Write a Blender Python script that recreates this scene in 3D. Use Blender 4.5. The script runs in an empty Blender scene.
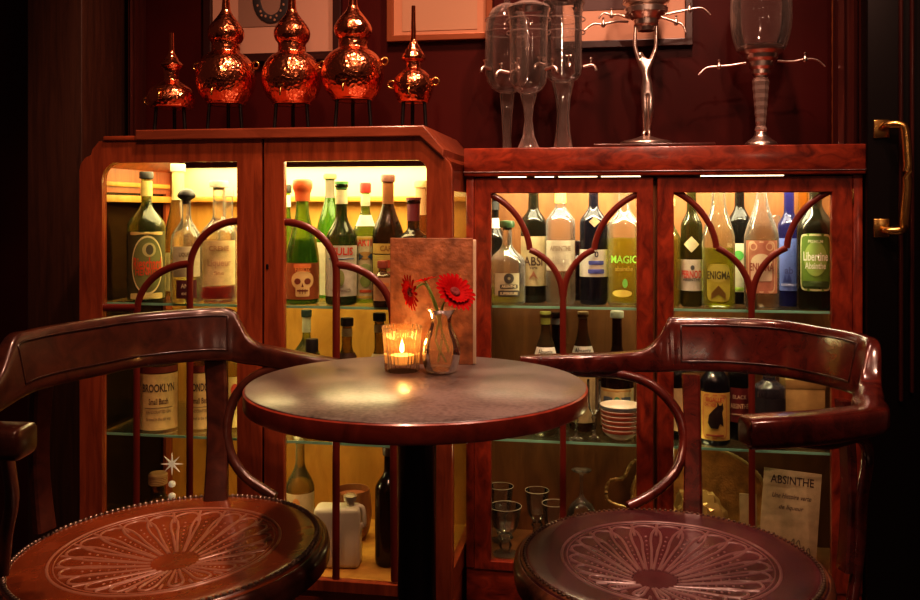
import bpy, bmesh, math, random
from mathutils import Vector, Matrix
random.seed(7)
SC = bpy.context.scene
COL = SC.collection
F, HZ, CX, CAM = 885.0, 210.0, 460.0, 1.03      # lens in pixels, eye level row, centre column, eye height
TH = math.atan(.17); CO, SI = math.cos(TH), math.sin(TH)
PI = math.pi

# ------------------------------------------------------------------ materials
MATS = {}
def _new(name):
    m = bpy.data.materials.new(name); m.use_nodes = True
    n = m.node_tree.nodes; l = m.node_tree.links
    return m, n, l
def P(name, col, rough=.5, metal=0, emit=None, es=0, coat=0, bump=0, bscale=60, var=0, vscale=8, trans=None, spec=.5):
    if name in MATS: return MATS[name]
    m, n, l = _new(name); b = n['Principled BSDF']
    b.inputs['Base Color'].default_value = (*col, 1); b.inputs['Roughness'].default_value = rough
    b.inputs['Metallic'].default_value = metal; b.inputs['Specular IOR Level'].default_value = spec
    b.inputs['Coat Weight'].default_value = coat; b.inputs['Coat Roughness'].default_value = .12
    if emit: b.inputs['Emission Color'].default_value = (*emit, 1); b.inputs['Emission Strength'].default_value = es
    tc = n.new('ShaderNodeTexCoord')
    if var:
        t = n.new('ShaderNodeTexNoise'); t.inputs['Scale'].default_value = vscale; t.inputs['Detail'].default_value = 6
        l.new(tc.outputs['Object'], t.inputs['Vector'])
        r = n.new('ShaderNodeValToRGB')
        r.color_ramp.elements[0].position = .3; r.color_ramp.elements[1].position = .7
        r.color_ramp.elements[0].color = (*[c*(1-var) for c in col], 1)
        r.color_ramp.elements[1].color = (*[min(1, c*(1+var)) for c in col], 1)
        l.new(t.outputs['Fac'], r.inputs['Fac']); l.new(r.outputs['Color'], b.inputs['Base Color'])
    if bump:
        t = n.new('ShaderNodeTexNoise'); t.inputs['Scale'].default_value = bscale; t.inputs['Detail'].default_value = 4
        l.new(tc.outputs['Object'], t.inputs['Vector'])
        bp = n.new('ShaderNodeBump'); bp.inputs['Strength'].default_value = bump; bp.inputs['Distance'].default_value = .002
        l.new(t.outputs['Fac'], bp.inputs['Height']); l.new(bp.outputs['Normal'], b.inputs['Normal'])
    MATS[name] = m; return m
def wood(name, dark, light, scale=(14, 14, 1.6), rough=.28, coat=.4, bump=.05):
    if name in MATS: return MATS[name]
    m, n, l = _new(name); b = n['Principled BSDF']
    tc = n.new('ShaderNodeTexCoord'); mp = n.new('ShaderNodeMapping'); mp.inputs['Scale'].default_value = scale
    l.new(tc.outputs['Object'], mp.inputs['Vector'])
    t = n.new('ShaderNodeTexNoise'); t.inputs['Scale'].default_value = 3.2; t.inputs['Detail'].default_value = 9
    t.inputs['Roughness'].default_value = .62; t.inputs['Distortion'].default_value = .8
    l.new(mp.outputs['Vector'], t.inputs['Vector'])
    r = n.new('ShaderNodeValToRGB'); r.color_ramp.elements[0].position = .32; r.color_ramp.elements[1].position = .7
    r.color_ramp.elements[0].color = (*dark, 1); r.color_ramp.elements[1].color = (*light, 1)
    l.new(t.outputs['Fac'], r.inputs['Fac']); l.new(r.outputs['Color'], b.inputs['Base Color'])
    b.inputs['Roughness'].default_value = rough; b.inputs['Coat Weight'].default_value = coat
    b.inputs['Coat Roughness'].default_value = .15
    bp = n.new('ShaderNodeBump'); bp.inputs['Strength'].default_value = bump*4; bp.inputs['Distance'].default_value = .001
    l.new(t.outputs['Fac'], bp.inputs['Height']); l.new(bp.outputs['Normal'], b.inputs['Normal'])
    MATS[name] = m; return m
def glass(name, tint, body=0, bodycol=(1, 1, 1), rough=.03, ior=1.5, gain=1.0, edge=0, edgecol=(.9, .85, .8), refr=0):
    """clear or tinted glass: light passes straight through, edges reflect by Fresnel, 'body' adds some scattering"""
    if name in MATS: return MATS[name]
    m, n, l = _new(name); n.remove(n['Principled BSDF']); out = n['Material Output']
    tr = n.new('ShaderNodeBsdfTransparent'); tr.inputs['Color'].default_value = (*tint, 1)
    src = tr.outputs[0]
    if refr:
        rf = n.new('ShaderNodeBsdfGlass'); rf.inputs['Color'].default_value = (*[t**.7 for t in tint], 1); rf.inputs['IOR'].default_value = 1.38; rf.inputs['Roughness'].default_value = 0
        rm = n.new('ShaderNodeMixShader'); rm.inputs[0].default_value = refr; l.new(src, rm.inputs[1]); l.new(rf.outputs[0], rm.inputs[2]); src = rm.outputs[0]
    if body:
        df = n.new('ShaderNodeBsdfDiffuse'); df.inputs['Color'].default_value = (*bodycol, 1)
        tl = n.new('ShaderNodeBsdfTranslucent'); tl.inputs['Color'].default_value = (*bodycol, 1)
        a = n.new('ShaderNodeMixShader'); a.inputs[0].default_value = .5
        l.new(df.outputs[0], a.inputs[1]); l.new(tl.outputs[0], a.inputs[2])
        c = n.new('ShaderNodeMixShader'); c.inputs[0].default_value = body
        l.new(src, c.inputs[1]); l.new(a.outputs[0], c.inputs[2]); src = c.outputs[0]
    if edge:  # pale diffuse edge painted in where thick glass would catch light
        lw = n.new('ShaderNodeLayerWeight'); lw.inputs['Blend'].default_value = .5
        pw_ = n.new('ShaderNodeMath'); pw_.operation = 'POWER'; pw_.inputs[1].default_value = 1.9
        ml = n.new('ShaderNodeMath'); ml.operation = 'MULTIPLY'; ml.inputs[1].default_value = edge; ml.use_clamp = True
        l.new(lw.outputs['Facing'], pw_.inputs[0]); l.new(pw_.outputs[0], ml.inputs[0])
        ed = n.new('ShaderNodeBsdfDiffuse'); et = n.new('ShaderNodeBsdfTranslucent')
        for q in (ed, et): q.inputs['Color'].default_value = (*edgecol, 1)
        ea = n.new('ShaderNodeMixShader'); ea.inputs[0].default_value = .5; l.new(ed.outputs[0], ea.inputs[1]); l.new(et.outputs[0], ea.inputs[2])
        eb = n.new('ShaderNodeMixShader'); l.new(ml.outputs[0], eb.inputs[0]); l.new(src, eb.inputs[1]); l.new(ea.outputs[0], eb.inputs[2]); src = eb.outputs[0]
    gl = n.new('ShaderNodeBsdfGlossy'); gl.inputs['Roughness'].default_value = rough
    fr = n.new('ShaderNodeFresnel'); fr.inputs['IOR'].default_value = ior
    mm = n.new('ShaderNodeMath'); mm.operation = 'MULTIPLY'; mm.inputs[1].default_value = gain; mm.use_clamp = True
    l.new(fr.outputs[0], mm.inputs[0])
    mx = n.new('ShaderNodeMixShader'); l.new(mm.outputs[0], mx.inputs[0])
    l.new(src, mx.inputs[1]); l.new(gl.outputs[0], mx.inputs[2]); l.new(mx.outputs[0], out.inputs['Surface'])
    MATS[name] = m; return m

MAHOG = wood('red mahogany veneer', (.19, .038, .013), (.42, .095, .032))
MAHOG2 = wood('red mahogany veneer horizontal', (.19, .038, .013), (.42, .095, .032), scale=(1.6, 14, 14))
FIGUR = wood('figured dark mahogany', (.08, .010, .005), (.34, .050, .018), scale=(12, 12, 5))
FIGUR2 = wood('figured dark mahogany horizontal', (.08, .010, .005), (.36, .055, .020), scale=(6, 12, 12))
CAPW = wood('cap board wood', (.20, .05, .022), (.38, .10, .045), scale=(1.6, 14, 14))
WALLM = P('dark red lacquered wall', (.050, .0060, .0045), .42, spec=.12, var=.25, vscale=3, bump=.03, bscale=30)
PILM = wood('dark brown oak pilaster', (.040, .015, .008), (.09, .034, .018), scale=(20, 20, 1.2), rough=.45, coat=.1)
TRIMM = wood('dark trim wood', (.035, .008, .006), (.085, .020, .013), scale=(16, 16, 1), rough=.28)
BLACKW = P('near black door', (.0045, .0022, .0018), .4, spec=.25)
GOLDB = P('gilt beading', (.34, .12, .04), .4, metal=.5, bump=.5, bscale=200)
INT_L = wood('golden cabinet interior', (.46, .21, .030), (.68, .36, .07), scale=(6, 6, 2), rough=.6, coat=0)
INT_R = wood('orange brown cabinet interior', (.17, .066, .020), (.28, .115, .034), scale=(8, 8, 1.6), rough=.5, coat=0)
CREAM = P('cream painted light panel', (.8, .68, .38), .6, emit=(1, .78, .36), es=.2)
LED = P('warm led strip', (1, .9, .7), .5, emit=(1, .80, .48), es=4)
CHAIRW = wood('dark bentwood', (.030, .008, .005), (.095, .026, .014), scale=(7, 7, 7), rough=.3, coat=.6)
CHAIRR = wood('red brown bentwood', (.030, .005, .004), (.13, .020, .012), scale=(7, 7, 7), rough=.2, coat=.8)
ARMW = wood('worn amber arm wood', (.12, .035, .010), (.30, .11, .03), scale=(7, 7, 7), rough=.35, coat=.4)
PANE = glass('window pane', (.97, .97, .95), rough=.01, gain=.55)
SHELFG = glass('shelf glass', (.96, .99, .97), body=.02, bodycol=(.5, .9, .7), gain=.6)
SHELFE = P('green shelf glass edge', (.26, .58, .44), .25)
BRASS = P('aged brass', (.80, .50, .16), .25, metal=1, bump=.2, bscale=50)
SILVER = P('old silver', (.80, .68, .60), .30, metal=1, bump=.05, bscale=60)
IRON = P('black iron', (.012, .009, .009), .4, metal=.3)

# ------------------------------------------------------------------ geometry helpers
def finish(bm, smooth=True, ang=38):
    me = bpy.data.meshes.new('m'); bm.normal_update(); bm.to_mesh(me); bm.free()
    if smooth:
        me.shade_smooth(); me.set_sharp_from_angle(angle=math.radians(ang))
    return me
def obj(name, me, mat, parent=None, loc=(0, 0, 0), rot=(0, 0, 0), label=None):
    o = bpy.data.objects.new(name, me); COL.objects.link(o)
    if mat is not None and not me.materials: me.materials.append(mat)
    o.location = loc; o.rotation_euler = rot
    if parent: o.parent = parent
    if label: o['label'] = label
    return o
def thing(name, label, cat, loc=(0, 0, 0), rz=0, group=None):
    o = bpy.data.objects.new(name, None); COL.objects.link(o); o.empty_display_size = .02
    o.location = loc; o.rotation_euler = (0, 0, rz); o['label'] = label; o['category'] = cat
    if group: o['group'] = group
    return o
def tag(o, label, cat, group=None):
    o['label'] = label; o['category'] = cat
    if group: o['group'] = group
    return o
def struct(name, me, mat, loc=(0, 0, 0), rz=0, parent=None, label=None):
    o = obj(name, me, mat, parent, loc, (0, 0, rz))
    if not parent: o['kind'] = 'structure'; o['label'] = label or name; o['category'] = name.split('_')[0]
    return o
def boxes(lst, bev=0.0, seg=2):
    bm = bmesh.new()
    for (x0, x1, y0, y1, z0, z1) in lst:
        r = bmesh.ops.create_cube(bm, size=1)
        for v in r['verts']:
            v.co = ((x0+x1)/2 + v.co.x*(x1-x0), (y0+y1)/2 + v.co.y*(y1-y0), (z0+z1)/2 + v.co.z*(z1-z0))
    if bev: bmesh.ops.bevel(bm, geom=bm.edges[:], offset=bev, segments=seg, affect='EDGES', profile=.5)
    return finish(bm, bool(bev), 50)
def cr(pts, n=6, closed=False):
    """Catmull-Rom through points of any dimension"""
    out = []; N = len(pts)
    rng = range(N) if closed else range(N-1)
    for i in rng:
        g = (lambda k: pts[k % N]) if closed else (lambda k: pts[max(0, min(N-1, k))])
        p0, p1, p2, p3 = g(i-1), g(i), g(i+1), g(i+2)
        for j in range(n):
            t = j/n
            out.append(tuple(.5*((2*b)+(-a+c)*t+(2*a-5*b+4*c-d)*t*t+(-a+3*b-3*c+d)*t**3) for a, b, c, d in zip(p0, p1, p2, p3)))
    if not closed: out.append(tuple(pts[-1]))
    return out
def lathe_bm(bm, prof, seg=32, c=(0, 0, 0)):
    rings = []
    for r, z in prof:
        r = max(r, 0)
        if r < 1e-5: rings.append([bm.verts.new((c[0], c[1], c[2]+z))])
        else: rings.append([bm.verts.new((c[0]+r*math.cos(2*PI*k/seg), c[1]+r*math.sin(2*PI*k/seg), c[2]+z)) for k in range(seg)])
    for a, b in zip(rings, rings[1:]):
        for k in range(seg):
            k2 = (k+1) % seg
            if len(a) == 1 and len(b) == 1: continue
            if len(a) == 1: bm.faces.new((a[0], b[k2], b[k]))
            elif len(b) == 1: bm.faces.new((a[k], a[k2], b[0]))
            else: bm.faces.new((a[k], a[k2], b[k2], b[k]))
def lathe(prof, seg=32, ang=38, c=(0, 0, 0), cap=True):
    if cap:
        if prof[0][0] > 1e-5: prof = [(0, prof[0][1])] + list(prof)
        if prof[-1][0] > 1e-5: prof = list(prof) + [(0, prof[-1][1])]
    bm = bmesh.new(); lathe_bm(bm, prof, seg, c)
    bmesh.ops.recalc_face_normals(bm, faces=bm.faces[:])
    return finish(bm, True, ang)
def tube_bm(bm, pts, rad, seg=8, closed=False, flat=1.0, up=Vector((0, 0, 1))):
    pts = [Vector(p) for p in pts]; N = len(pts); rings = []
    for i, p in enumerate(pts):
        a = pts[(i-1) % N] if (closed or i > 0) else p
        b = pts[(i+1) % N] if (closed or i < N-1) else p
        t = (b-a).normalized() if (b-a).length > 1e-9 else Vector((0, 0, 1))
        s = t.cross(up)
        if s.length < 1e-3: s = t.cross(Vector((0, 1, 0)))
        s.normalize(); u = s.cross(t).normalized()
        r = rad[i] if isinstance(rad, (list, tuple)) else rad
        rings.append([bm.verts.new(p + s*math.cos(2*PI*k/seg)*r + u*math.sin(2*PI*k/seg)*r*flat) for k in range(seg)])
    M = N if closed else N-1
    for i in range(M):
        a, b = rings[i], rings[(i+1) % N]
        for k in range(seg): bm.faces.new((a[k], b[k], b[(k+1) % seg], a[(k+1) % seg]))
    if not closed:
        bm.faces.new(rings[0][::-1]); bm.faces.new(rings[-1])
def tube(pts, rad, seg=8, closed=False, flat=1.0, ang=60, up=Vector((0, 0, 1))):
    bm = bmesh.new(); tube_bm(bm, pts, rad, seg, closed, flat, up)
    bmesh.ops.recalc_face_normals(bm, faces=bm.faces[:])
    return finish(bm, True, ang)
def flatshape(loops, thick, y0=0, bevel=0.0):
    """filled outline(s) with holes in the x/z plane, from y0 to y0+thick"""
    cu = bpy.data.curves.new('c', 'CURVE'); cu.dimensions = '2D'; cu.fill_mode = 'BOTH'
    cu.extrude = thick/2-bevel; cu.bevel_depth = bevel; cu.bevel_resolution = 1
    for lp in loops:
        s = cu.splines.new('POLY'); s.points.add(len(lp)-1); s.use_cyclic_u = True
        for p, q in zip(s.points, lp): p.co = (q[0], q[1], 0, 1)
    o = bpy.data.objects.new('c', cu); COL.objects.link(o)
    dg = bpy.context.evaluated_depsgraph_get(); dg.update()
    me = bpy.data.meshes.new_from_object(o.evaluated_get(dg))
    bpy.data.objects.remove(o)
    for v in me.vertices:
        x, y, z = v.co; v.co = (x, y0+thick/2-z, y)
    me.flip_normals() if hasattr(me, 'flip_normals') else None
    bm = bmesh.new(); bm.from_mesh(me); bmesh.ops.recalc_face_normals(bm, faces=bm.faces[:])
    return finish(bm, True, 30)
def textmesh(s, size, width=None, bold=0.0, shear=0):
    cu = bpy.data.curves.new('t', 'FONT'); cu.body = s; cu.size = size; cu.align_x = 'CENTER'; cu.align_y = 'CENTER'
    cu.offset = bold*size; cu.resolution_u = 3; cu.shear = shear
    o = bpy.data.objects.new('t', cu); COL.objects.link(o)
    dg = bpy.context.evaluated_depsgraph_get(); dg.update()
    me = bpy.data.meshes.new_from_object(o.evaluated_get(dg)); bpy.data.objects.remove(o)
    if width and me.vertices:
        w = max(v.co.x for v in me.vertices)-min(v.co.x for v in me.vertices)
        for v in me.vertices: v.co.x *= width/w
    return me
def bend(me, R, cx=0, cz=0, arc=0):
    for v in me.vertices:
        x, z = v.co.x, v.co.y
        a = (x+cx)/R; v.co = (R*math.sin(a), -R*math.cos(a), cz+z+arc*(1-(2*x)**2*0)); 
    return me
def patch(R0, R1, z0, z1, half, n=14):
    """curved paper label on a bottle; radii may differ (cone)"""
    bm = bmesh.new(); rows = []
    for k in range(n+1):
        a = -half+2*half*k/n
        rows.append([bm.verts.new((R*math.sin(a), -R*math.cos(a), z)) for R, z in ((R0, z0), (R0+(R1-R0)*.5, (z0+z1)/2), (R1, z1))])
    for a, b in zip(rows, rows[1:]):
        for i in range(2): bm.faces.new((a[i], b[i], b[i+1], a[i+1]))
    return finish(bm)
def oval(R, rx, rz, cx, cz, inner=0.0, n=28, power=2.0):
    """filled oval (or ring) wrapped on a bottle of radius R"""
    bm = bmesh.new(); rings = []
    ks = [inner+(1-inner)*j/4 for j in range(5)]
    for k in ks:
        ring = []
        for i in range(n):
            t = 2*PI*i/n; c, s = math.cos(t), math.sin(t)
            x = math.copysign(abs(c)**(2/power), c)*rx*k; z = math.copysign(abs(s)**(2/power), s)*rz*k
            a = (cx+x)/R; ring.append(bm.verts.new((R*math.sin(a), -R*math.cos(a), cz+z)))
        rings.append(ring)
    for a, b in zip(rings, rings[1:]):
        for i in range(n): bm.faces.new((a[i], a[(i+1) % n], b[(i+1) % n], b[i]))
    bmesh.ops.remove_doubles(bm, verts=bm.verts[:], dist=1e-6)
    return finish(bm)
def join(mes):
    bm = bmesh.new()
    for me in mes: bm.from_mesh(me)
    return finish(bm, True, 40)

# ------------------------------------------------------------------ wall frame: u along the wall, w into it
D_LEFT, D_RIGHT, D_WALL = 1.99, 2.18, 2.46
def W(u, w, z, D0): return Vector((u*CO+w*SI, D0-u*SI+w*CO, z))
def U(px, w, D0):
    k = (px-CX)/F
    return (k*D0+k*w*CO-w*SI)/(CO+k*SI)
def DEP(px, w, D0): u = U(px, w, D0); return D0-u*SI+w*CO
def Z(py, D): return CAM-(py-HZ)/F*D
def uz(px, py, D0, w=0): return (U(px, w, D0), Z(py, DEP(px, w, D0)))
ROT = -TH

# ------------------------------------------------------------------ the room
struct('floor', boxes([(-4, 4, -2.5, 3.6, -.05, 0)]), wood('dark floorboards', (.02, .008, .005), (.05, .02, .012), scale=(1, 10, 1)), label='dark wooden floor of the bar')
def wallbox(name, px0, px1, D0, w0, w1, z0, z1, mat, bev=0, parent=None, label=None):
    return struct(name, boxes([(U(px0, w0, D0), U(px1, w0, D0), w0, w1, z0, z1)], bev), mat, (0, D0, 0), ROT, parent, label)
struct('wall_back', boxes([(-2.2, 2.0, 0, .08, 0, 2.6)]), WALLM, (0, D_WALL, 0), ROT, label='dark red lacquered wall behind the two cabinets')
# left panelling and mouldings
D_PIL = 2.20
struct('trim_1', boxes([(U(27, 0, D_PIL), U(82, 0, D_PIL), 0, .24, 0, 2.6)], .004), PILM, (0, D_PIL, 0), ROT, label='dark brown oak pilaster left of the curved cabinet')
def moulding(name, px0, px1, D0, z0, z1, mat, label):
    u0, u1 = U(px0, 0, D0), U(px1, 0, D0); s = (u1-u0)
    prof = [(0, .05), (0, .0), (.18, -.012), (.30, -.004), (.38, -.004), (.5, -.016), (.66, -.010), (.74, .0), (.84, -.008), (1, -.008), (1, .05)]
    bm = bmesh.new(); a = [bm.verts.new((u0+s*x, y, z0)) for x, y in prof]; b = [bm.verts.new((u0+s*x, y, z1)) for x, y in prof]
    for i in range(len(prof)-1): bm.faces.new((a[i], a[i+1], b[i+1], b[i]))
    bm.faces.new(a); bm.faces.new(b[::-1]); bmesh.ops.recalc_face_normals(bm, faces=bm.faces[:])
    return struct(name, finish(bm, True, 25), mat, (0, D0, 0), ROT, label=label)
moulding('trim_2', 82.5, 94, 2.36, 0, 2.6, TRIMM, 'ribbed dark moulding beside the oak pilaster')
moulding('trim_3', 129, 137, 2.40, 0, 2.6, TRIMM, 'thin dark moulding left of the smallest still')
struct('trim_4', boxes([(U(94, 0, 2.42), U(129, 0, 2.42), 0, .03, 0, 2.6)]), BLACKW, (0, 2.42, 0), ROT, label='black recessed panel between two dark mouldings')
moulding('trim_5', 838, 866, 2.30, 0, 2.6, TRIMM, 'fluted dark moulding right of the fountains')
struct('trim_6', tube([(U(834, 0, 2.40), 0, z*.02) for z in range(0, 130)], [.0055+.0012*(k % 2) for k in range(130)], 8), GOLDB, (0, 2.40, 0), ROT, label='gilt beading strip on the wall right of the fountains')
# the door with the brass handle
D_DOOR = 2.16
dd = struct('door_1', boxes([(U(867, 0, D_DOOR), U(1010, 0, D_DOOR), 0, .05, 0, 2.3)], .003), BLACKW, (0, D_DOOR, 0), ROT, label='near black door with a brass pull handle right of the cabinets')
for a, b in ((898, 902), (909, 913)):
    u0, u1 = U(a, 0, D_DOOR), U(b, 0, D_DOOR)
    obj('door_moulding', boxes([(u0, u1, -.012, 0, .62 if a > 905 else .60, 2.2)], .003), TRIMM, dd)
hd = Vector(((U(888, 0, D_DOOR)), 0, 0)); Dh = DEP(888, 0, D_DOOR)
hu0, hu1, hub = U(873, 0, D_DOOR), U(889, 0, D_DOOR), U(897, 0, D_DOOR)
zt, zb = Z(129, Dh), Z(228, Dh)
h = obj('door_handle', tube(cr([((hu0+hu1)/2, -.004, zt+.002), ((hu0+hu1)/2+.006, -.028, zt+.006), (hub, -.040, zt+.003), (hub+.006, -.043, zt-.03), (hub+.008, -.045, (zt+zb)/2), (hub+.003, -.043, zb+.03), (hub, -.040, zb-.002), ((hu0+hu1)/2+.006, -.028, zb-.006), ((hu0+hu1)/2, -.004, zb-.002)], 6),
    [.007 + .0035*math.sin(PI*k/48) for k in range(49)], 12), BRASS, dd)
for zc in (zt, zb): obj('handle_plate', boxes([(hu0, hu1, -.006, 0, zc-.021, zc+.021)], .002), BRASS, h)

# ------------------------------------------------------------------ pictures on the wall
def picture(label, px0, px1, py1, frame_px, mat_w, inner, glassy=True):
    w = -.012; D = DEP((px0+px1)/2, w, D_WALL)
    u0, u1 = U(px0, w, D_WALL), U(px1, w, D_WALL); z0 = Z(py1, D); z1 = z0 + .42; fw = frame_px*D/F
    t = thing('framed_picture', label, 'picture', (0, D_WALL, 0), ROT, 'framed pictures on the back wall')
    t.location = W((u0+u1)/2, 0, z0, D_WALL); uc = (u0+u1)/2
    u0 -= uc; u1 -= uc
    obj('frame', flatshape([[(u0, 0), (u1, 0), (u1, z1-z0), (u0, z1-z0)], [(u0+fw, fw), (u1-fw, fw), (u1-fw, z1-z0-fw), (u0+fw, z1-z0-fw)]], .02, -.022, .002), inner['frame'], t)
    obj('mount_board', boxes([(u0+fw, u1-fw, -.008, -.002, fw, z1-z0-fw)]), inner['mount'], t)
    a, b, c = inner['pic']; ua, ub = U(a, w, D_WALL)-uc, U(b, w, D_WALL)-uc; zc = Z(c, D)-z0
    pr = obj('print', boxes([(ua, ub, -.0095, -.008, zc, z1-z0-fw-.03)]), inner['print'], t)
    return t, pr, uc, z0, D
FRD = P('dark picture frame', (.03, .008, .006), .35)
FRG = P('gilt picture frame', (.28, .09, .035), .35, metal=.4)
MNT = P('tan mount board', (.44, .26, .18), .8)
t, pr, uc, z0, D = picture('dark-framed picture above the big copper stills with a spotted curved shape', 205, 341, 61, 7, 1, dict(frame=FRD, mount=MNT, pic=(238, 289, 26), print=P('dusky print', (.22, .13, .09), .6)))
def pw(px, py): return (U(px, -.01, D_WALL)-uc, -.0115, Z(py, D)-z0)
obj('curved_motif', tube(cr([pw(257, -12), pw(257, 2), pw(262, 14), pw(272, 19), pw(282, 13), pw(285, 0), pw(284, -14)], 6), [.012]*37, 10, flat=.08, up=Vector((0, 1, 0))), P('black motif', (.02, .015, .015), .6), pr)
bm = bmesh.new()
for k, (a, b) in enumerate([(257, -4), (258, 5), (261, 11), (266, 16), (271, 17.5), (277, 16), (281, 11), (284, 5), (284.5, -3), (262, 15), (275, 20)]):
    p = pw(a, b); lathe_bm(bm, [(0, -.001), (.0032, -.0005), (.0032, .0006), (0, .0012)], 8, (0, 0, 0))
    for v in bm.verts[-18:]: v.co = (p[0]+v.co.x, -.0135-v.co.z, p[2]+v.co.y*1.2)
obj('motif_spots', finish(bm), P('pale motif spots', (.32, .17, .10), .7), pr)
picture('wide gilt-edged picture to the left of the glass fountains', 388, 492, 40, 5, 1, dict(frame=FRG, mount=P('brown mount board', (.46, .22, .12), .8), pic=(402, 477, 30), print=P('pale sepia print', (.42, .24, .14), .7)))
picture('picture with dark print behind the figure-stemmed fountain', 556, 692, 47, 6, 1, dict(frame=FRD, mount=P('tan mount board painted lit', (.52, .30, .20), .8), pic=(574, 667, 9), print=P('dark grey print', (.07, .035, .03), .5)))  # mount is a lit copy of the tan board, light put into its colour

# ------------------------------------------------------------------ the left cabinet
LC = thing('display_cabinet', 'red mahogany display cabinet with rounded shoulders and arched glazing bars, holding lit bottles', 'cabinet', (0, D_LEFT, 0), ROT)
DEPL = .43
def LP(lst): return [uz(a, b, D_LEFT) for a, b in lst]
def rrect(px0, px1, py0, py1, D0, rl=0, rr=0, n=6):
    (u0, zt), (u1, zt2) = uz(px0, py0, D0), uz(px1, py0, D0); zt = max(zt, zt2)*.5+min(zt, zt2)*.5
    zb = (uz(px0, py1, D0)[1]+uz(px1, py1, D0)[1])/2
    pts = [(u0, zb), (u1, zb)]
    if rr: pts += [(u1-rr+rr*math.cos(a), zt-rr+rr*math.sin(a)) for a in [PI/2*k/n for k in range(n+1)]]
    else: pts.append((u1, zt))
    if rl: pts += [(u0+rl-rl*math.sin(a), zt-rl+rl*math.cos(a)) for a in [PI/2*k/n for k in range(n+1)]]
    else: pts.append((u0, zt))
    return pts
zfl = .172       # inner floor of the left cabinet
uL0, uL1 = U(80, 0, D_LEFT), U(451.5, 0, D_LEFT)
HF = 1.198; ZB = .15
def fix(pts, zs):   # keep px for u but explicit z
    return [(U(a, 0, D_LEFT), z) for (a, _), z in zip(pts, zs)]
d1_out = [(U(80, 0, D_LEFT), ZB), (U(261, 0, D_LEFT), ZB), (U(261, 0, D_LEFT), HF), (U(153, 0, D_LEFT), HF), (U(106, 0, D_LEFT), HF-.003)] + LP([(99, 142), (93, 149), (91, 155.5), (85.5, 158), (81, 164), (79.5, 171)])
d1_in = rrect(102, 237, 162, 583, D_LEFT, rl=.04)
d2_out = [(U(264.5, 0, D_LEFT), ZB), (uL1, ZB)] + LP([(451.5, 170), (449, 163), (443, 156), (434, 144), (424, 136)]) + [(U(420, 0, D_LEFT), HF), (U(264.5, 0, D_LEFT), HF)]
d2_in = rrect(283, 427, 160, 583, D_LEFT, rr=.026)
def bars(lists, D0, r, w=.010):
    bm = bmesh.new()
    for l in lists:
        pts = [(U(a, 0, D0), w, Z(b, DEP(a, 0, D0))) for a, b in l]
        tube_bm(bm, pts, r, 8, flat=.55, up=Vector((0, 1, 0)))
    bmesh.ops.recalc_face_normals(bm, faces=bm.faces[:])
    return finish(bm, True, 60)
def arc(p0, p1, n=14, kind='tl'):
    """quarter ellipse: leaves p0 vertically and reaches p1 horizontally"""
    return [(p0[0]+(p1[0]-p0[0])*(1-math.cos(PI/2*k/n)), p0[1]+(p1[1]-p0[1])*math.sin(PI/2*k/n)) for k in range(n+1)]
door = obj('door', flatshape([d1_out, d1_in], .020, 0, .0015), MAHOG, LC)
GBAR = P('dark red glazing bar', (.15, .020, .011), .3, coat=.4)
obj('glazing_bars', bars([arc((188, 270), (238, 221)), [(188, 265), (187.6, 583)], arc((135, 312), (190, 264)), [(134.5, 308), (134, 583)], [(101, 308), (137, 308)]], D_LEFT, .0088), GBAR, door)
obj('glass_pane', flatshape([d1_in], .003, .013), PANE, door)
door = obj('door', flatshape([d2_out, d2_in], .020, 0, .0015), MAHOG, LC)
obj('glazing_bars', bars([arc((335, 272), (282, 222)), [(335, 265), (334.6, 583)], arc((391.5, 318), (333, 265)), [(391.5, 312), (393.5, 583)], [(391, 312), (428, 312)]], D_LEFT, .0088), GBAR, door)
obj('glass_pane', flatshape([d2_in], .003, .013), PANE, door)
kz = Z(267, 2.05); ku = U(267.5, 0, D_LEFT)
obj('keyhole', boxes([(ku-.003, ku+.003, -.002, 0, kz-.006, kz+.006)], .001), IRON, door)
# inlaid edge band round the right opening
# carcass
sideh = .0
zside = 1.14
def sidepanel(u, outer):
    fr = []
    lp = [(0.02, ZB), (DEPL, ZB), (DEPL, zside), (.02, zside)]
    ins = [(.055, .20), (DEPL-.05, .20), (DEPL-.05, 1.075), (.055, 1.075)]
    me = flatshape([lp, ins], .018, 0)
    for v in me.vertices: v.co = (u+v.co.y, v.co.x, v.co.z)
    gp = boxes([(u+.007, u+.010, .05, DEPL-.045, .195, 1.08)])
    return me, gp
for u in (uL0+.004, uL1-.022):
    me, gp = sidepanel(u, 1)
    s = obj('side_panel', me, MAHOG, LC); obj('glass_pane', gp, PANE if u > uL0+.2 else glass('side glass painted dark', (.22, .18, .14), gain=.5), s)  # left pane's dark tint stands in for the unlit outside
obj('back_panel', boxes([(uL0+.02, uL1-.02, DEPL-.012, DEPL, ZB, zside)]), INT_L, LC)
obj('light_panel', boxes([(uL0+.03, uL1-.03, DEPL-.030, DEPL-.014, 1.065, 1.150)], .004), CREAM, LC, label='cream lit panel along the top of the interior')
obj('inner_rail', boxes([(uL0+.024, uL1-.024, DEPL-.045, DEPL-.012, 1.052, 1.065), (uL0+.022, uL0+.034, .03, DEPL-.04, 1.05, 1.068), (uL0+.022, uL0+.030, .03, DEPL-.04, 1.09, 1.102)], .002), INT_L, LC)
obj('floor_board', boxes([(uL0+.02, uL1-.02, .02, DEPL-.01, ZB, zfl)], .001), INT_L, LC)
obj('roof_board', boxes([(uL0+.05, uL1-.05, .02, DEPL, 1.170, 1.195), ], .002), INT_L, LC)
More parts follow.
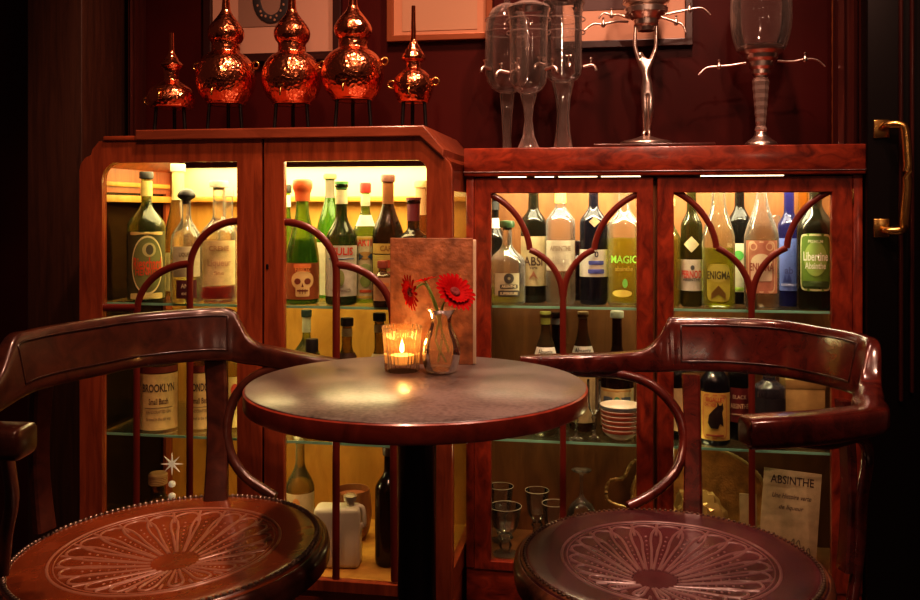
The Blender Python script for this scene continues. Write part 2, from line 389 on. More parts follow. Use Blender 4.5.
def shoulder(us, uc):  # sloping shoulder from side to roof
    me = bpy.data.meshes.new('s'); bm = bmesh.new()
    pr = [(us, zside), (uc, 1.195), (uc, 1.170), (us, zside-.02)]
    a = [bm.verts.new((x, .02, z)) for x, z in pr]; b = [bm.verts.new((x, DEPL, z)) for x, z in pr]
    for i in range(4): bm.faces.new((a[i], a[(i+1) % 4], b[(i+1) % 4], b[i]))
    bm.faces.new(a); bm.faces.new(b[::-1]); bmesh.ops.recalc_face_normals(bm, faces=bm.faces[:]); return finish(bm)
obj('shoulder_board', shoulder(uL0+.004, uL0+.06), MAHOG2, LC); obj('shoulder_board', shoulder(uL1-.004, uL1-.06), MAHOG2, LC)
# cap: long board with a sloping right return, plus a small lower step at the left
cz0, cz1 = HF+.001, HF+.020
capo = [(U(139, 0, D_LEFT), cz0), (U(139, 0, D_LEFT), cz1)] + [(U(424, 0, D_LEFT), cz1), (U(443.5, 0, D_LEFT), Z(150, 1.99)), (U(443, 0, D_LEFT), Z(155, 1.99)), (U(421, 0, D_LEFT), cz0)]
me = flatshape([capo], DEPL+.012, -.012, .003)
obj('cap_board', me, CAPW, LC)
obj('cap_step', boxes([(U(104, 0, D_LEFT), U(138, 0, D_LEFT), -.006, DEPL, HF-.002, HF+.010)], .003), MAHOG2, LC)
obj('centre_post', boxes([(U(250, 0, D_LEFT), U(275, 0, D_LEFT), .022, .040, ZB, 1.17)], .001), MAHOG, LC)
obj('plinth', boxes([(uL0+.01, uL1-.01, .012, DEPL, .05, ZB)], .003), MAHOG2, LC)
for u in (uL0+.04, uL1-.04):
    for w in (.05, DEPL-.04): obj('foot', lathe([(.016, 0), (.022, .03), (.028, .05)], 16, c=(u, w, 0)), MAHOG, LC)
SH1L, SH2L = .803, .482
def gshelf(D0, u0, u1, w0, w1, z, root):
    s = obj('glass_shelf', boxes([(u0, u1, w0+.001, w1, z-.006, z)]), SHELFG, root)
    obj('shelf_edge', boxes([(u0, u1, w0-.001, w0+.0006, z-.006, z)]), SHELFE, s, label='bright green glass front edge')
for z in (SH1L, SH2L): gshelf(D_LEFT, uL0+.03, uL1-.03, .045, DEPL-.02, z, LC)
obj('lamp_strip', boxes([(uL0+.09, uL1-.10, .024, .040, 1.155, 1.163)], .002), LED, LC)

# ------------------------------------------------------------------ the right cabinet
RC = thing('display_cabinet', 'dark figured mahogany display cabinet with flat cornice and pointed tracery glazing, carrying the fountains', 'cabinet', (0, D_RIGHT, 0), ROT)
DEPR = .262
uR0, uR1 = U(466, 0, D_RIGHT), U(863, 0, D_RIGHT)
zR = .15; zDoor = 1.1072
def door_r(px0, px1, q0, q1, barsl):
    u0, u1 = U(px0, 0, D_RIGHT), U(px1, 0, D_RIGHT); a, b = U(q0, 0, D_RIGHT), U(q1, 0, D_RIGHT)
    o = [(u0, zR), (u1, zR), (u1, zDoor), (u0, zDoor)]; i = [(a, .168), (b, .168), (b, 1.073), (a, 1.073)]
    d = obj('door', flatshape([o, i], .022, 0, .002), FIGUR, RC)
    obj('glazing_bars', bars(barsl, D_RIGHT, .0074), GBAR, d)
    obj('glass_pane', flatshape([i], .003, .014), PANE, d)
    return d
def ogee(c, x0, xa, ya, ytop, yv):
    """from upper corner (x0,ytop) to cusp (xa,ya) to the centre (c,yv)"""
    s1 = [(x0+(xa-x0)*math.sin(PI/2*k/12)**1.0*(.35*(k/12)+.65) if 0 else x0+(xa-x0)*math.sin(PI/2*(k/12)*.92)/math.sin(PI/2*.92), ytop+(ya-ytop)*(1-math.cos(PI/2*(k/12)*.92+.0))/(1-math.cos(PI/2*.92))*(.55)+(ya-ytop)*.45*(k/12)) for k in range(13)]
    s2 = [(xa+(c-xa)*math.sin(PI/2*(k/12)), ya+(yv-ya)*((1-math.cos(PI/2*k/12))*.6+.4*k/12)) for k in range(13)]
    return [s1, s2]
door_r(475, 652.5, 490, 637.5, ogee(562, 489, 529.5, 250, 194, 296)+ogee(563.5, 638.5, 594, 250, 194, 296)+[[(562.7, 290), (562.7, 578)]])
door_r(658, 852, 673, 833, ogee(751.5, 672, 717, 248, 190, 300)+ogee(753, 834, 787.5, 248, 190, 300)+[[(752.2, 292), (753, 600)]])
obj('side_stile', boxes([(uR0, U(474, 0, D_RIGHT), 0, .03, zR, 1.12)], .002), FIGUR, RC)
obj('side_stile', boxes([(U(853, 0, D_RIGHT), uR1, 0, .03, zR, 1.12)], .002), FIGUR, RC)
for zz in (1.06, .5): obj('hinge', boxes([(U(852, 0, D_RIGHT), U(853.5, 0, D_RIGHT), -.003, .002, zz-.018, zz+.018)], .0005), BRASS, RC)
obj('cornice', boxes([(uR0-.004, uR1+.004, -.012, .012, 1.1115, 1.181)], .003), FIGUR2, RC)
obj('top_board', boxes([(uR0, uR1, .012, DEPR, 1.168, 1.181)], .001), FIGUR2, RC)
obj('cornice_bead', tube([(uR0-.004, -.010, 1.1215), (uR1+.004, -.010, 1.1215)], .003, 8), TRIMM, RC)
obj('side_panel', boxes([(uR0, uR0+.014, .03, DEPR, zR, 1.168)]), INT_R, RC)
obj('side_panel', boxes([(uR1-.014, uR1, .03, DEPR, zR, 1.168)]), INT_R, RC)
obj('back_panel', boxes([(uR0+.014, uR1-.014, DEPR-.012, DEPR, zR, 1.168)]), INT_R, RC)
obj('floor_board', boxes([(uR0+.014, uR1-.014, .024, DEPR-.012, zR, .162)]), INT_R, RC)
obj('centre_post', boxes([(U(649, 0, D_RIGHT), U(661, 0, D_RIGHT), .026, .04, zR, 1.10)]), INT_R, RC)
obj('plinth', boxes([(uR0, uR1, 0.004, DEPR, .04, zR)], .003), FIGUR2, RC)
for u in (uR0+.04, uR1-.04):
    for w in (.05, DEPR-.04): obj('foot', lathe([(.016, 0), (.022, .03), (.028, .04)], 16, c=(u, w, 0)), FIGUR, RC)
SH1R, SH2R = .793, .462
for z in (SH1R, SH2R): gshelf(D_RIGHT, uR0+.02, uR1-.02, .036, DEPR-.016, z, RC)
obj('glow_blocker', boxes([(uR0+.016, uR1-.016, .0345, .038, 1.095, 1.168)]), IRON, RC)  # unseen strip added to keep the LED glow out of the interior
for a, b in ((497, 525), (534, 553), (558, 597), (601, 641), (702, 786)):
    obj('lamp_strip', boxes([(U(a, 0, D_RIGHT), U(b, 0, D_RIGHT), .024, .034, 1.100, 1.1125)], .001), LED, RC)

# ------------------------------------------------------------------ bottles
def colname(c): return '_'.join(f'{x:.2f}' for x in c)
def gl(tint, body=.12, bc=None, gain=1.6):
    return glass(f'bottle glass {colname(tint)} {body}', tint, body*.35, bc or tuple(min(1, t*.8+.02) for t in tint), .04, 1.5, gain*.7, .5 if min(tint) > .85 else .25, tuple(min(1, t*1.0+.05) for t in tint), .6)
def paper(c): return P(f'paper {colname(c)}', tuple(q**1.25*.95 for q in c), .65, var=.12, vscale=60)
def ink(c): return P(f'ink {colname(c)}', c, .6)
CLEAR = (.97, .98, .93)
def bottle(label, cabn, px, w, base, top, half, neck, sh, nk, tint, body=.12, liq=None, cap=None, labels=(), neckl=None, group=None, foil=None, face=0, square=False, rim=True, bc=None):
    """px centre column, w depth in the cabinet, base height; top/sh/nk are photo rows of mouth, shoulder and neck foot; half/neck are radii in px"""
    D0 = D_LEFT if cabn == 'L' else D_RIGHT
    D = DEP(px, w, D0); s = D/F; loc = W(U(px, w, D0), w, base, D0)
    H = Z(top, D)-base; zs = Z(sh, D)-base; zn = Z(nk, D)-base; R = half*s; r = neck*s
    t = thing('bottle', label, 'bottle', loc, math.atan2(-loc.x, loc.y)+face, group)
    prof = [(0, .004), (R*.86, 0), (R*.97, .004), (R, .012), (R, zs*.6), (R*.995, zs-.004)]
    for k in range(1, 9):
        q = k/9; e = .5-.5*math.cos(PI*q); prof.append((R+(r-R)*(e*.8+q*.2), zs+(zn-zs)*q))
    prof += [(r, zn), (r*.96, (zn+H)/2), (r*.95, H-.014)]
    if rim: prof += [(r*1.18, H-.013), (r*1.2, H-.005), (r*1.0, H-.001)]
    else: prof += [(r*.95, H)]
    def sq(me, k=.0):
        if square:
            for v in me.vertices:
                rr = math.hypot(v.co.x, v.co.y)
                if rr > r*1.3:
                    a = math.atan2(v.co.y, v.co.x); f = 1/max(abs(math.cos(a)), abs(math.sin(a))); f = min(f, 1.22)
                    q = min(1, (rr-r*1.3)/(R-r*1.3)); v.co.x *= 1+(f-1)*q; v.co.y *= 1+(f-1)*q*.9
        return me
    obj('glass_body', sq(lathe(prof, 32)), gl(tint, body, bc), t)
    if liq:
        lc, ly = liq; zl = min(Z(ly, D)-base, H-.02)
        def rad(z):
            for (r0, z0), (r1, z1) in zip(prof, prof[1:]):
                if z0 <= z <= z1 and z1 > z0: return r0+(r1-r0)*(z-z0)/(z1-z0)
            return r
        lp = [(rad(z)*.92, z) for z in [.008+(zl-.008)*k/10 for k in range(11)]]
        obj('liquid', sq(lathe(lp, 24)), glass(f'liquid {colname(lc)}', lc, .22 if max(lc)-min(lc) > .4 else .08, lc, .1, 1.3, .4), t)
    if foil:
        fc, fy = foil; zf = Z(fy, D)-base
        pf = [(r*1.06 if z >= zn else None, z) for z in (zf, (zf+H)/2, H-.012)]
        def rr2(z):
            if z >= zn: return r*1.06
            q = (z-zs)/(zn-zs); e = .5-.5*math.cos(PI*q); return (R+(r-R)*(e*.8+q*.2))*1.03
        obj('neck_foil', lathe([(rr2(z), z) for z in [zf+(H-.006-zf)*k/8 for k in range(9)]]+[(r*1.25, H-.005), (r*1.22, H+.001)], 24), P(f'foil {colname(fc)}', tuple(q*.7 for q in fc), .45), t)
    if cap:
        cc, cy, st = cap; zc = Z(cy, D)-base; hcap = H-zc
        if st == 'ball': pc = cr([(r*.8, zc), (r*.9, zc+.25*hcap), (r*1.9, zc+.5*hcap), (r*2.0, zc+.75*hcap), (r*1.2, H+.003), (0, H+.006)], 4)
        elif st == 'wax': pc = cr([(r*1.2, zc-.02), (r*1.3, zc), (r*1.55, zc+.35*hcap), (r*1.6, zc+.7*hcap), (r*1.3, H+.002), (0, H+.005)], 4)
        elif st == 'tcork': pc = [(r*.8, zc), (r*.8, zc+hcap*.3), (r*1.5, zc+hcap*.32), (r*1.55, zc+hcap*.9), (r*1.4, H+.003), (0, H+.004)]
        else: zc = min(zc, H-.015); pc = [(r*1.1, zc), (r*1.3, zc+.001), (r*1.32, H), (r*1.2, H+.003), (0, H+.0035)]
        obj('cap', lathe(pc, 24), P(f'cap {colname(cc)}', tuple(q*.62 for q in cc), .4), t)
    for L in labels:
        y0, y1, ha, c = L['y'][0], L['y'][1], L.get('half', 62), L['c']
        z0, z1 = Z(y1, D)-base, Z(y0, D)-base
        kk = 1.0; off = .0008
        if L.get('shape') == 'oval': me = oval(R+off, L['rx']*s, (z1-z0)/2, L.get('x', 0)*s, (z0+z1)/2)
        elif L.get('shape') == 'diamond': me = oval(R+off, (z1-z0)/2, (z1-z0)/2, L.get('x', 0)*s, (z0+z1)/2, n=24, power=1.0)
        elif L.get('shape') == 'arch': me = oval(R+off, L['rx']*s, (z1-z0)/2, L.get('x', 0)*s, (z0+z1)/2, n=40, power=5)
        elif L.get('shape') == 'cone':
            def rr3(z):
                q = max(0, min(1, (z-zs)/(zn-zs))); e = .5-.5*math.cos(PI*q); return (R+(r-R)*(e*.8+q*.2))
            me = patch(rr3(z0)+.002, rr3(z1)+.002, z0, z1, math.radians(ha))
        else: me = patch(R+off, R+off, z0, z1, math.radians(ha))
        if square:
            for v in me.vertices: v.co.y = -(R*1.005+.0008); v.co.x = v.co.x*1.12
        lo = obj('label', me, paper(c), t)
        n = 0
        for T in L.get('t', ()):
            kind, n = T[0], n+1; Rt = R+off+.0006+.0003*n
            if L.get('shape') == 'cone': Rt = rr3((z0+z1)/2)+.0035
            if kind == 'text':
                _, st, ty, sz, wd, tc = T[:6]; tx = T[6] if len(T) > 6 else 0
                me = bend(textmesh(st, sz*s*1.35, wd*s, .022), Rt, tx*s, Z(ty, D)-base); nm = 'lettering'
            elif kind == 'ring':
                _, x, y, rx, rz, inner, tc = T
                me = oval(Rt, rx*s, rz*s, x*s, Z(y, D)-base, inner, 32); nm = 'emblem'
            elif kind == 'bar':
                _, x, y, rx, rz, tc = T
                me = oval(Rt, rx*s, rz*s, x*s, Z(y, D)-base, 0, 32, 9); nm = 'band'
            elif kind == 'frame':
                _, x, y, rx, rz, tc = T
                me = oval(Rt, rx*s, rz*s, x*s, Z(y, D)-base, .93, 40, 9); nm = 'border'
            elif kind == 'poly':
                _, pts, tc = T
                me = flatshape([[(a*s, -b*s) for a, b in pts]], .0004)
                bq = bmesh.new(); bq.from_mesh(me); bmesh.ops.triangulate(bq, faces=bq.faces[:]); bmesh.ops.subdivide_edges(bq, edges=bq.edges[:], cuts=5, use_grid_fill=True); bq.to_mesh(me); bq.free()
                zz = Z(0, D)
                for v in me.vertices:
                    a = v.co.x/Rt; zq = v.co.z; v.co = (Rt*math.sin(a), -Rt*math.cos(a)+v.co.y*0, Z(0, D)-base+zq)
                nm = 'emblem'
            if square:
                for v in me.vertices: v.co.y = -(R*1.005+.0008+.0006*n)
            obj(nm, me, ink(tc), lo)
    if neckl:
        c, y0, y1 = neckl; z0, z1 = Z(y1, D)-base, Z(y0, D)-base
        obj('neck_label', patch(r*1.03+.0008, r*1.0+.0008, max(z0, zn+.001), z1, PI*.98, 24), paper(c), t)
    return t

# --- left cabinet, top shelf behind the left door
OL = (.50, .60, .16); GR = (.32, .60, .12); DG = (.10, .20, .07); BK = (.05, .055, .05); BR = (.30, .12, .05)
G1 = 'bottles on the top shelf behind the left door'
bottle('olive green bottle with big oval label in red script, black cap', 'L', 146.5, .10, SH1L, 173, 18.6, 5.2, 226, 204, (.42, .52, .16), .2, liq=((.30, .32, .10), 232), cap=((.03, .03, .03), 179, 'screw'),
       neckl=((.72, .60, .25), 181, 196), group=G1,
       labels=[dict(y=(231, 297), half=66, c=(.14, .14, .05), t=[('bar', 0, 233, 17, 1.6, (.75, .55, .20)), ('bar', 0, 294.5, 17, 3, (.80, .66, .26)), ('ring', 1, 264, 15, 28, 0, (.20, .22, .07)), ('ring', 1, 264, 16, 29, .93, (.85, .75, .38)),
                                                              ('ring', 2.5, 249, 6.5, 7, 0, (.55, .50, .22)), ('ring', 3, 249, 3.6, 5, 0, (.10, .09, .05)), ('text', 'Rieschard', 263, 12, 28, (.70, .10, .03), 1), ('text', 'HENRIER', 271, 7, 24, (.66, .10, .03), 1)])])
bottle('tall gold-necked bottle standing behind the oval-labelled one', 'L', 178, .24, SH1L, 165, 14, 5.6, 248, 190, (.62, .48, .18), .3, foil=((.80, .66, .32), 200), cap=((.80, .72, .50), 172, 'screw'),
       labels=[dict(y=(252, 290), c=(.72, .62, .32))], neckl=None, group=G1)
bottle('clear bottle with black ball stopper and small dark plum label', 'L', 186.5, .068, SH1L, 191, 15.5, 4.3, 240, 216, CLEAR, .14, liq=((.80, .78, .55), 252), cap=((.03, .03, .035), 204, 'ball'),
       labels=[dict(y=(246, 276), half=55, c=(.70, .66, .46), t=[('text', 'LIQUEUR', 254, 4, 15, (.2, .15, .08)), ('text', 'de menthe', 263, 4, 15, (.25, .18, .1))]), dict(y=(279, 297), half=38, c=(.16, .03, .05), t=[('text', 'ANIS', 285, 4.5, 11, (.75, .6, .4)), ('text', 'extra', 292, 3.5, 10, (.75, .6, .4))])], group=G1)
bottle('clear bottle with large cream label and red liqueur left in the bottom', 'L', 219, .115, SH1L, 182, 17.5, 6.2, 234, 216, CLEAR, .14, liq=((.62, .10, .03), 286), cap=((.86, .82, .66), 190, 'tcork'),
       labels=[dict(y=(240, 284), half=60, c=(.80, .66, .40), t=[('text', 'CREME', 248, 5, 20, (.5, .3, .15)), ('text', 'Liqueur', 262, 7, 24, (.55, .35, .2)), ('text', 'fine', 272, 4, 10, (.5, .3, .15))])], group=G1)
bottle('clear bottle half hidden by the door stile', 'L', 229, .26, SH1L, 190, 11, 4, 238, 215, CLEAR, .16, liq=((.78, .70, .40), 240), cap=((.55, .50, .40), 197, 'screw'), labels=[dict(y=(250, 290), c=(.62, .50, .36))], group=G1)
# --- left cabinet, top shelf behind the right door
G2 = 'bottles on the top shelf behind the right door of the rounded cabinet'
bottle('green bottle with black cap and white neck label, at the left stile', 'L', 286, .22, SH1L, 186, 10, 4.4, 246, 210, GR, .2, cap=((.02, .02, .02), 193, 'screw'), neckl=((.80, .78, .68), 195, 207), labels=[dict(y=(250, 290), c=(.75, .72, .6))], group=G2)
SK = (.80, .62, .28); SKD = (.22, .06, .03)
bottle('green bottle sealed with orange wax, skull on its brown label', 'L', 302.5, .10, SH1L, 180, 17, 6.2, 262, 205, (.36, .62, .14), .22, liq=((.30, .50, .08), 240), cap=((.85, .22, .08), 193, 'wax'), group=G2,
       labels=[dict(y=(262, 298), half=68, c=(.42, .16, .06), t=[('bar', 0, 265, 9, 2, (.75, .25, .08)), ('ring', 0, 279, 11.5, 9.5, 0, SK), ('bar', 0, 289, 7, 6, SK),
            ('ring', -5, 280, 3.2, 3, 0, SKD), ('ring', 5, 280, 3.2, 3, 0, SKD), ('poly', [(-1.2, 285.5), (0, 281.5), (1.2, 285.5)], SKD), ('bar', 0, 289, 5.5, .8, SKD), ('bar', -2.5, 290, .35, 2.4, SKD), ('bar', 0, 290, .35, 2.4, SKD), ('bar', 2.5, 290, .35, 2.4, SKD), ('text', 'FAROZ', 268.5, 4.6, 15, (.85, .35, .10))])])
bottle('bright green bottle with grey-green neck foil, half hidden behind the white-labelled one', 'L', 330, .25, SH1L, 175, 14, 4.3, 236, 190, (.22, .66, .10), .3, foil=((.22, .20, .14), 198), cap=((.40, .34, .16), 181, 'tcork'), group=G2,
       labels=[dict(y=(242, 294), half=66, c=(.66, .62, .48))])
bottle('dark bottle with green foil neck and white label lettered in red', 'L', 341.5, .095, SH1L, 182, 16, 5.6, 240, 215, (.14, .18, .08), .3, foil=((.16, .50, .14), 189), neckl=((.74, .72, .50), 190, 204), group=G2,
       labels=[dict(y=(245, 295), half=68, c=(.70, .70, .60), t=[('text', 'CULIS', 251, 7.5, 24, (.70, .08, .05)), ('bar', 0, 258, 14, .8, (.25, .35, .45)), ('ring', -1, 277, 4, 8, 0, (.30, .36, .12)), ('text', 'vermouth', 289, 3.6, 20, (.3, .25, .2))])])
bottle('green bottle with red cap and white label reading MARTINI in red', 'L', 365.5, .15, SH1L, 184, 12.5, 4.3, 234, 208, (.34, .52, .16), .25, cap=((.75, .06, .05), 193, 'screw'), neckl=((.80, .76, .60), 194, 206), group=G2,
       labels=[dict(y=(215, 226), half=60, c=(.86, .84, .74), shape='cone', t=[]), dict(y=(236, 298), half=74, c=(.80, .76, .50), t=[('text', 'MARTINI', 242, 8.5, 26, (.78, .08, .05)), ('ring', 0, 255, 8, 4, 0, (.55, .35, .10)), ('poly', [(-7, 252), (-2, 256), (-7, 260)], (.15, .25, .4)), ('poly', [(7, 252), (2, 256), (7, 260)], (.15, .25, .4)),
              ('ring', 0, 268, 6, 5, .0, (.42, .55, .22)), ('ring', 0, 280, 5.5, 6, 0, (.28, .38, .10)), ('bar', 0, 290, 6, 1.4, (.7, .15, .05)), ('frame', 0, 267, 11, 30, (.7, .5, .1))])])
bottle('dark bottle with long bronze foil neck and yellow label with red seal', 'L', 388, .12, SH1L, 176, 16, 5.4, 238, 200, (.10, .07, .04), .35, foil=((.42, .16, .06), 204), cap=((.30, .12, .10), 180, 'screw'), group=G2,
       labels=[dict(y=(243, 253), half=66, c=(.78, .62, .22), t=[('text', 'CARD', 248, 5.5, 16, (.35, .2, .05))]), dict(y=(254, 292), half=66, c=(.74, .66, .24), t=[('ring', 0, 263, 5, 4, 0, (.55, .10, .05)), ('bar', 0, 272, 12, 1.6, (.45, .12, .06)), ('text', 'ROSSO', 280, 5, 20, (.4, .25, .08))])])
bottle('small pale brown bottle with orange label, foremost on the shelf beside the menu', 'L', 382.5, .055, SH1L, 262, 10, 4, 276, 271, (.62, .42, .22), .4, cap=((.42, .10, .06), 268, 'screw'), liq=((.50, .20, .07), 280), group=G2,
       labels=[dict(y=(277, 300), half=60, c=(.66, .42, .24), t=[('bar', 0, 284, 7, 2, (.7, .3, .1))])])
bottle('short dark bottle with purple foil cap rising behind the menu', 'L', 413.5, .09, SH1L, 198, 14.5, 6, 238, 228, (.22, .15, .10), .3, foil=((.34, .09, .13), 221), group=G2, labels=[dict(y=(250, 290), c=(.6, .5, .3))])
bottle('tall bottle with tan foil, at the right end of the lit shelf', 'L', 422, .27, SH1L, 182, 12, 6, 245, 205, (.40, .22, .10), .3, foil=((.66, .38, .20), 215), cap=((.75, .5, .25), 188, 'screw'), group=G2, labels=[dict(y=(250, 290), c=(.6, .5, .3))])
# --- left cabinet, second shelf
G3 = 'bottles on the second shelf of the rounded cabinet'
for px, w, lb, nm in ((158.5, .13, 'pale gin bottle with cream label reading BROOKLYN, seen under the left chair crest', 'BROOKLYN'), (201, .15, 'cream-labelled gin bottle beside the black chair upright', 'LONDON')):
    bottle(lb, 'L', px, w, SH2L, 322, 19 if px < 170 else 14, 6, 361, 346, (.80, .66, .34), .25, cap=((.45, .12, .05), 330, 'screw'), liq=((.72, .50, .18), 358), group=G3,
           labels=[dict(y=(364, 370), half=70, c=(.28, .06, .04)), dict(y=(371, 426), half=70, c=(.84, .66, .34), t=[('text', nm, 385, 8, 33 if px < 170 else 22, (.12, .08, .05)), ('text', 'Small Batch', 398, 6, 19, (.2, .12, .06)), ('bar', 0, 404, 14, .4, (.3, .2, .1)), ('text', 'HANDCRAFTED GIN', 408, 3, 24, (.3, .2, .1)), ('text', 'Brewed in the old way', 415, 3.4, 24, (.3, .2, .1))])])
bottle('yellowish bottle glimpsed between chair upright and door stile', 'L', 232, .14, SH2L, 330, 11, 4, 368, 352, (.72, .62, .24), .3, cap=((.55, .5, .2), 338, 'screw'), group=G3, labels=[dict(y=(375, 425), c=(.76, .62, .28), t=[('ring', 3, 388, 4, 6, 0, (.6, .08, .04))])])
bottle('clear green-tinted bottle with white neck label under the skull bottle', 'L', 306.5, .20, SH2L, 311, 14, 4.0, 356, 336, (.62, .74, .34), .2, neckl=((.80, .80, .64), 316, 332), cap=((.06, .10, .10), 314, 'screw'), liq=((.66, .62, .22), 352), group=G3, labels=[dict(y=(375, 420), c=(.7, .62, .4))])
bottle('bottle with short black cap in front of the green-tinted one', 'L', 312, .09, SH2L, 340, 13, 4.8, 385, 365, (.40, .30, .10), .3, cap=((.03, .03, .04), 352, 'screw'), group=G3, labels=[dict(y=(392, 430), c=(.6, .5, .3))])
bottle('amber bottle with black and silver cap left of the candle glass', 'L', 347, .12, SH2L, 319, 14, 5, 370, 345, (.56, .42, .14), .25, cap=((.03, .03, .06), 326, 'screw'), neckl=((.72, .66, .44), 328, 336), group=G3, labels=[dict(y=(352, 357), half=80, shape='cone', c=(.12, .06, .04)), dict(y=(375, 425), c=(.7, .55, .3))])
bottle('amber bottle with black cap and cream collar behind the candle glass', 'L', 379.5, .14, SH2L, 314, 14, 5, 372, 348, (.50, .40, .14), .25, cap=((.03, .03, .05), 321, 'screw'), neckl=((.60, .52, .34), 324, 332), group=G3, labels=[dict(y=(353, 358), half=80, shape='cone', c=(.78, .70, .50)), dict(y=(378, 425), c=(.7, .55, .3))])
# --- left cabinet, floor
G4 = 'bottles standing on the cabinet floor'
bottle('pale bottle with faded white label on the cabinet floor below the table', 'L', 300, .16, zfl, 432, 14.5, 4.6, 488, 462, (.66, .62, .30), .25, cap=((.5, .45, .3), 438, 'screw'), group=G4, labels=[dict(y=(490, 530), half=70, c=(.74, .66, .44), t=[('ring', -4, 500, 4, 6, 0, (.75, .35, .12)), ('text', 'Gin', 508, 8, 14, (.5, .3, .15))])])
bottle('dark brown round-shouldered bottle beside the white canister', 'L', 389, .13, zfl, 448, 14, 5, 488, 470, (.10, .05, .03), .35, cap=((.1, .05, .03), 455, 'screw'), group=G4)
# white canister with screw cap
D = DEP(338, .10, D_LEFT); s = D/F; loc = W(U(338, .10, D_LEFT), .10, zfl, D_LEFT)
t = thing('canister', 'white square flask with silver screw cap on the cabinet floor', 'canister', loc, ROT+.12)
hgt = Z(505, D)-zfl
obj('body', boxes([(-23*s, 23*s, -.03, .03, 0, hgt)], .012, 3), P('white enamel', (.66, .60, .46), .35), t)
obj('cap', lathe([(.010, hgt-.002), (.010, hgt+.010), (.016, hgt+.012), (.017, hgt+.024), (.010, hgt+.028)], 20, c=(.030, 0, 0)), P('silvery cap', (.7, .66, .55), .25, metal=.7), t)
obj('handle', tube(cr([(.040, .0, hgt-.004), (.060, 0, hgt-.006), (.064, 0, hgt-.05), (.058, 0, .10), (.048, 0, .06)], 5), .006, 8), P('white enamel', (1, 1, 1)), t)
# jug with reddish lid behind it
D = DEP(352, .27, D_LEFT); s = D/F; loc = W(U(352, .27, D_LEFT), .27, zfl, D_LEFT); hh = Z(500, D)-zfl
t = thing('jar', 'round brown jar with tilted reddish lid behind the white flask', 'jar', loc, 0)
obj('body', lathe(cr([(.030, 0), (.044, .02), (.052, .07), (.045, .13), (.040, hh)], 5), 28), P('brown stoneware', (.28, .12, .05), .3), t)
obj('lid', lathe([(0, hh+.002), (.046, hh+.004), (.048, hh+.012), (.02, hh+.018), (0, hh+.02)], 28), P('reddish lid', (.42, .14, .07), .45), t)
# small corked jar and crystal stopper bottle behind the left door
D = DEP(158, .15, D_LEFT); s = D/F; loc = W(U(158, .15, D_LEFT), .15, zfl, D_LEFT); hh = Z(474, D)-zfl
t = thing('decanter', 'tall decanter with ribbed cork top on the floor behind the left door', 'decanter', loc)
obj('glass_body', lathe(cr([(.036, 0), (.040, .03), (.036, hh*.55), (.018, hh*.72), (.016, hh*.86)], 5), 24), gl((.52, .34, .16), .2), t)
obj('stopper', lathe([(.020, hh*.85)]+[(.022+.002*(k % 2), hh*(.86+.012*k)) for k in range(10)]+[(.024, hh), (.020, hh+.004)], 24), P('cork', (.42, .26, .12), .8), t)
D = DEP(172, .10, D_LEFT); s = D/F; loc = W(U(172, .10, D_LEFT), .10, zfl, D_LEFT); zz = [Z(y, D)-zfl for y in (496, 484, 464)]
t = thing('decanter', 'slim crystal decanter topped with stacked beads and a sparkling star stopper', 'decanter', loc)
obj('glass_body', lathe(cr([(.022, 0), (.024, .05), (.018, zz[0]*.7), (.008, zz[0]-.012)], 5), 20), gl((.75, .62, .45), .1), t)
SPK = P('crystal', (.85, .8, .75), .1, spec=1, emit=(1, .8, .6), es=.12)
for z in zz[:2]: obj('bead', lathe(cr([(0, z-.009), (.007, z-.006), (.009, z), (.007, z+.006), (0, z+.009)], 3), 14), SPK, t)
star = []
for k in range(16): a = PI*k/8; q = .020 if k % 2 == 0 else .005; star.append((q*math.cos(a), zz[2]+q*math.sin(a)))
obj('stopper', flatshape([star], .005, -.0025, .001), SPK, t)

# --- right cabinet, top shelf behind the left door
G5 = 'bottles on the top shelf behind the left tracery door'
bottle('wide clear decanter bottle with green stopper, black ornate print and pale yellow liquor', 'R', 507, .075, SH1R, 222, 18.5, 5, 262, 244, CLEAR, .14, liq=((.80, .80, .36), 286), cap=((.06, .14, .05), 230, 'tcork'), group=G5,
       labels=[dict(y=(272, 294), half=40, c=(.60, .58, .40), t=[('bar', 2, 292, 11, 3.2, (.05, .05, .04)), ('bar', 2, 285, 9, 2.0, (.05, .05, .04)), ('ring', 2, 277, 5, 5, .3, (.06, .06, .05)), ('text', 'ABSINTHE', 285, 2.8, 15, (.7, .65, .4), 2), ('text', 'SUPERIEURE', 292, 2.8, 18, (.7, .65, .4), 2)])])
bottle('black bottle with white disc tag at the far left of the tracery cabinet', 'R', 494, .19, SH1R, 196, 12, 5, 240, 222, BK, .4, group=G5, neckl=((.05, .05, .05), 200, 210), labels=[dict(y=(218, 228), half=55, shape='cone', c=(.78, .74, .70), t=[])])
bottle('dark bottle with tall beige label in black print', 'R', 533.5, .135, SH1R, 186, 12.8, 5.4, 222, 208, (.09, .10, .06), .4, group=G5, labels=[dict(y=(236, 285), half=74, c=(.66, .58, .36), t=[('text', 'ABSI', 261, 9, 20, (.12, .08, .05)), ('text', 'Verte', 267, 3, 8, (.12, .08, .05)), ('poly', [(-5, 279), (0, 270), (5, 279), (0, 275)], (.5, .25, .15))])])
bottle('tall clear bottle with frosted label and gold neck strip', 'R', 560.5, .115, SH1R, 184, 14.8, 5.2, 222, 206, (.93, .93, .92), .16, liq=((.80, .80, .72), 272), group=G5, neckl=((.75, .55, .16), 188, 203), cap=((.8, .6, .2), 188, 'screw'),
       labels=[dict(y=(240, 270), half=68, c=(.70, .66, .52), t=[('text', 'APSINTHE', 248, 5, 22, (.35, .28, .2)), ('text', 'Absinthe', 260, 8, 18, (.5, .45, .35))])])
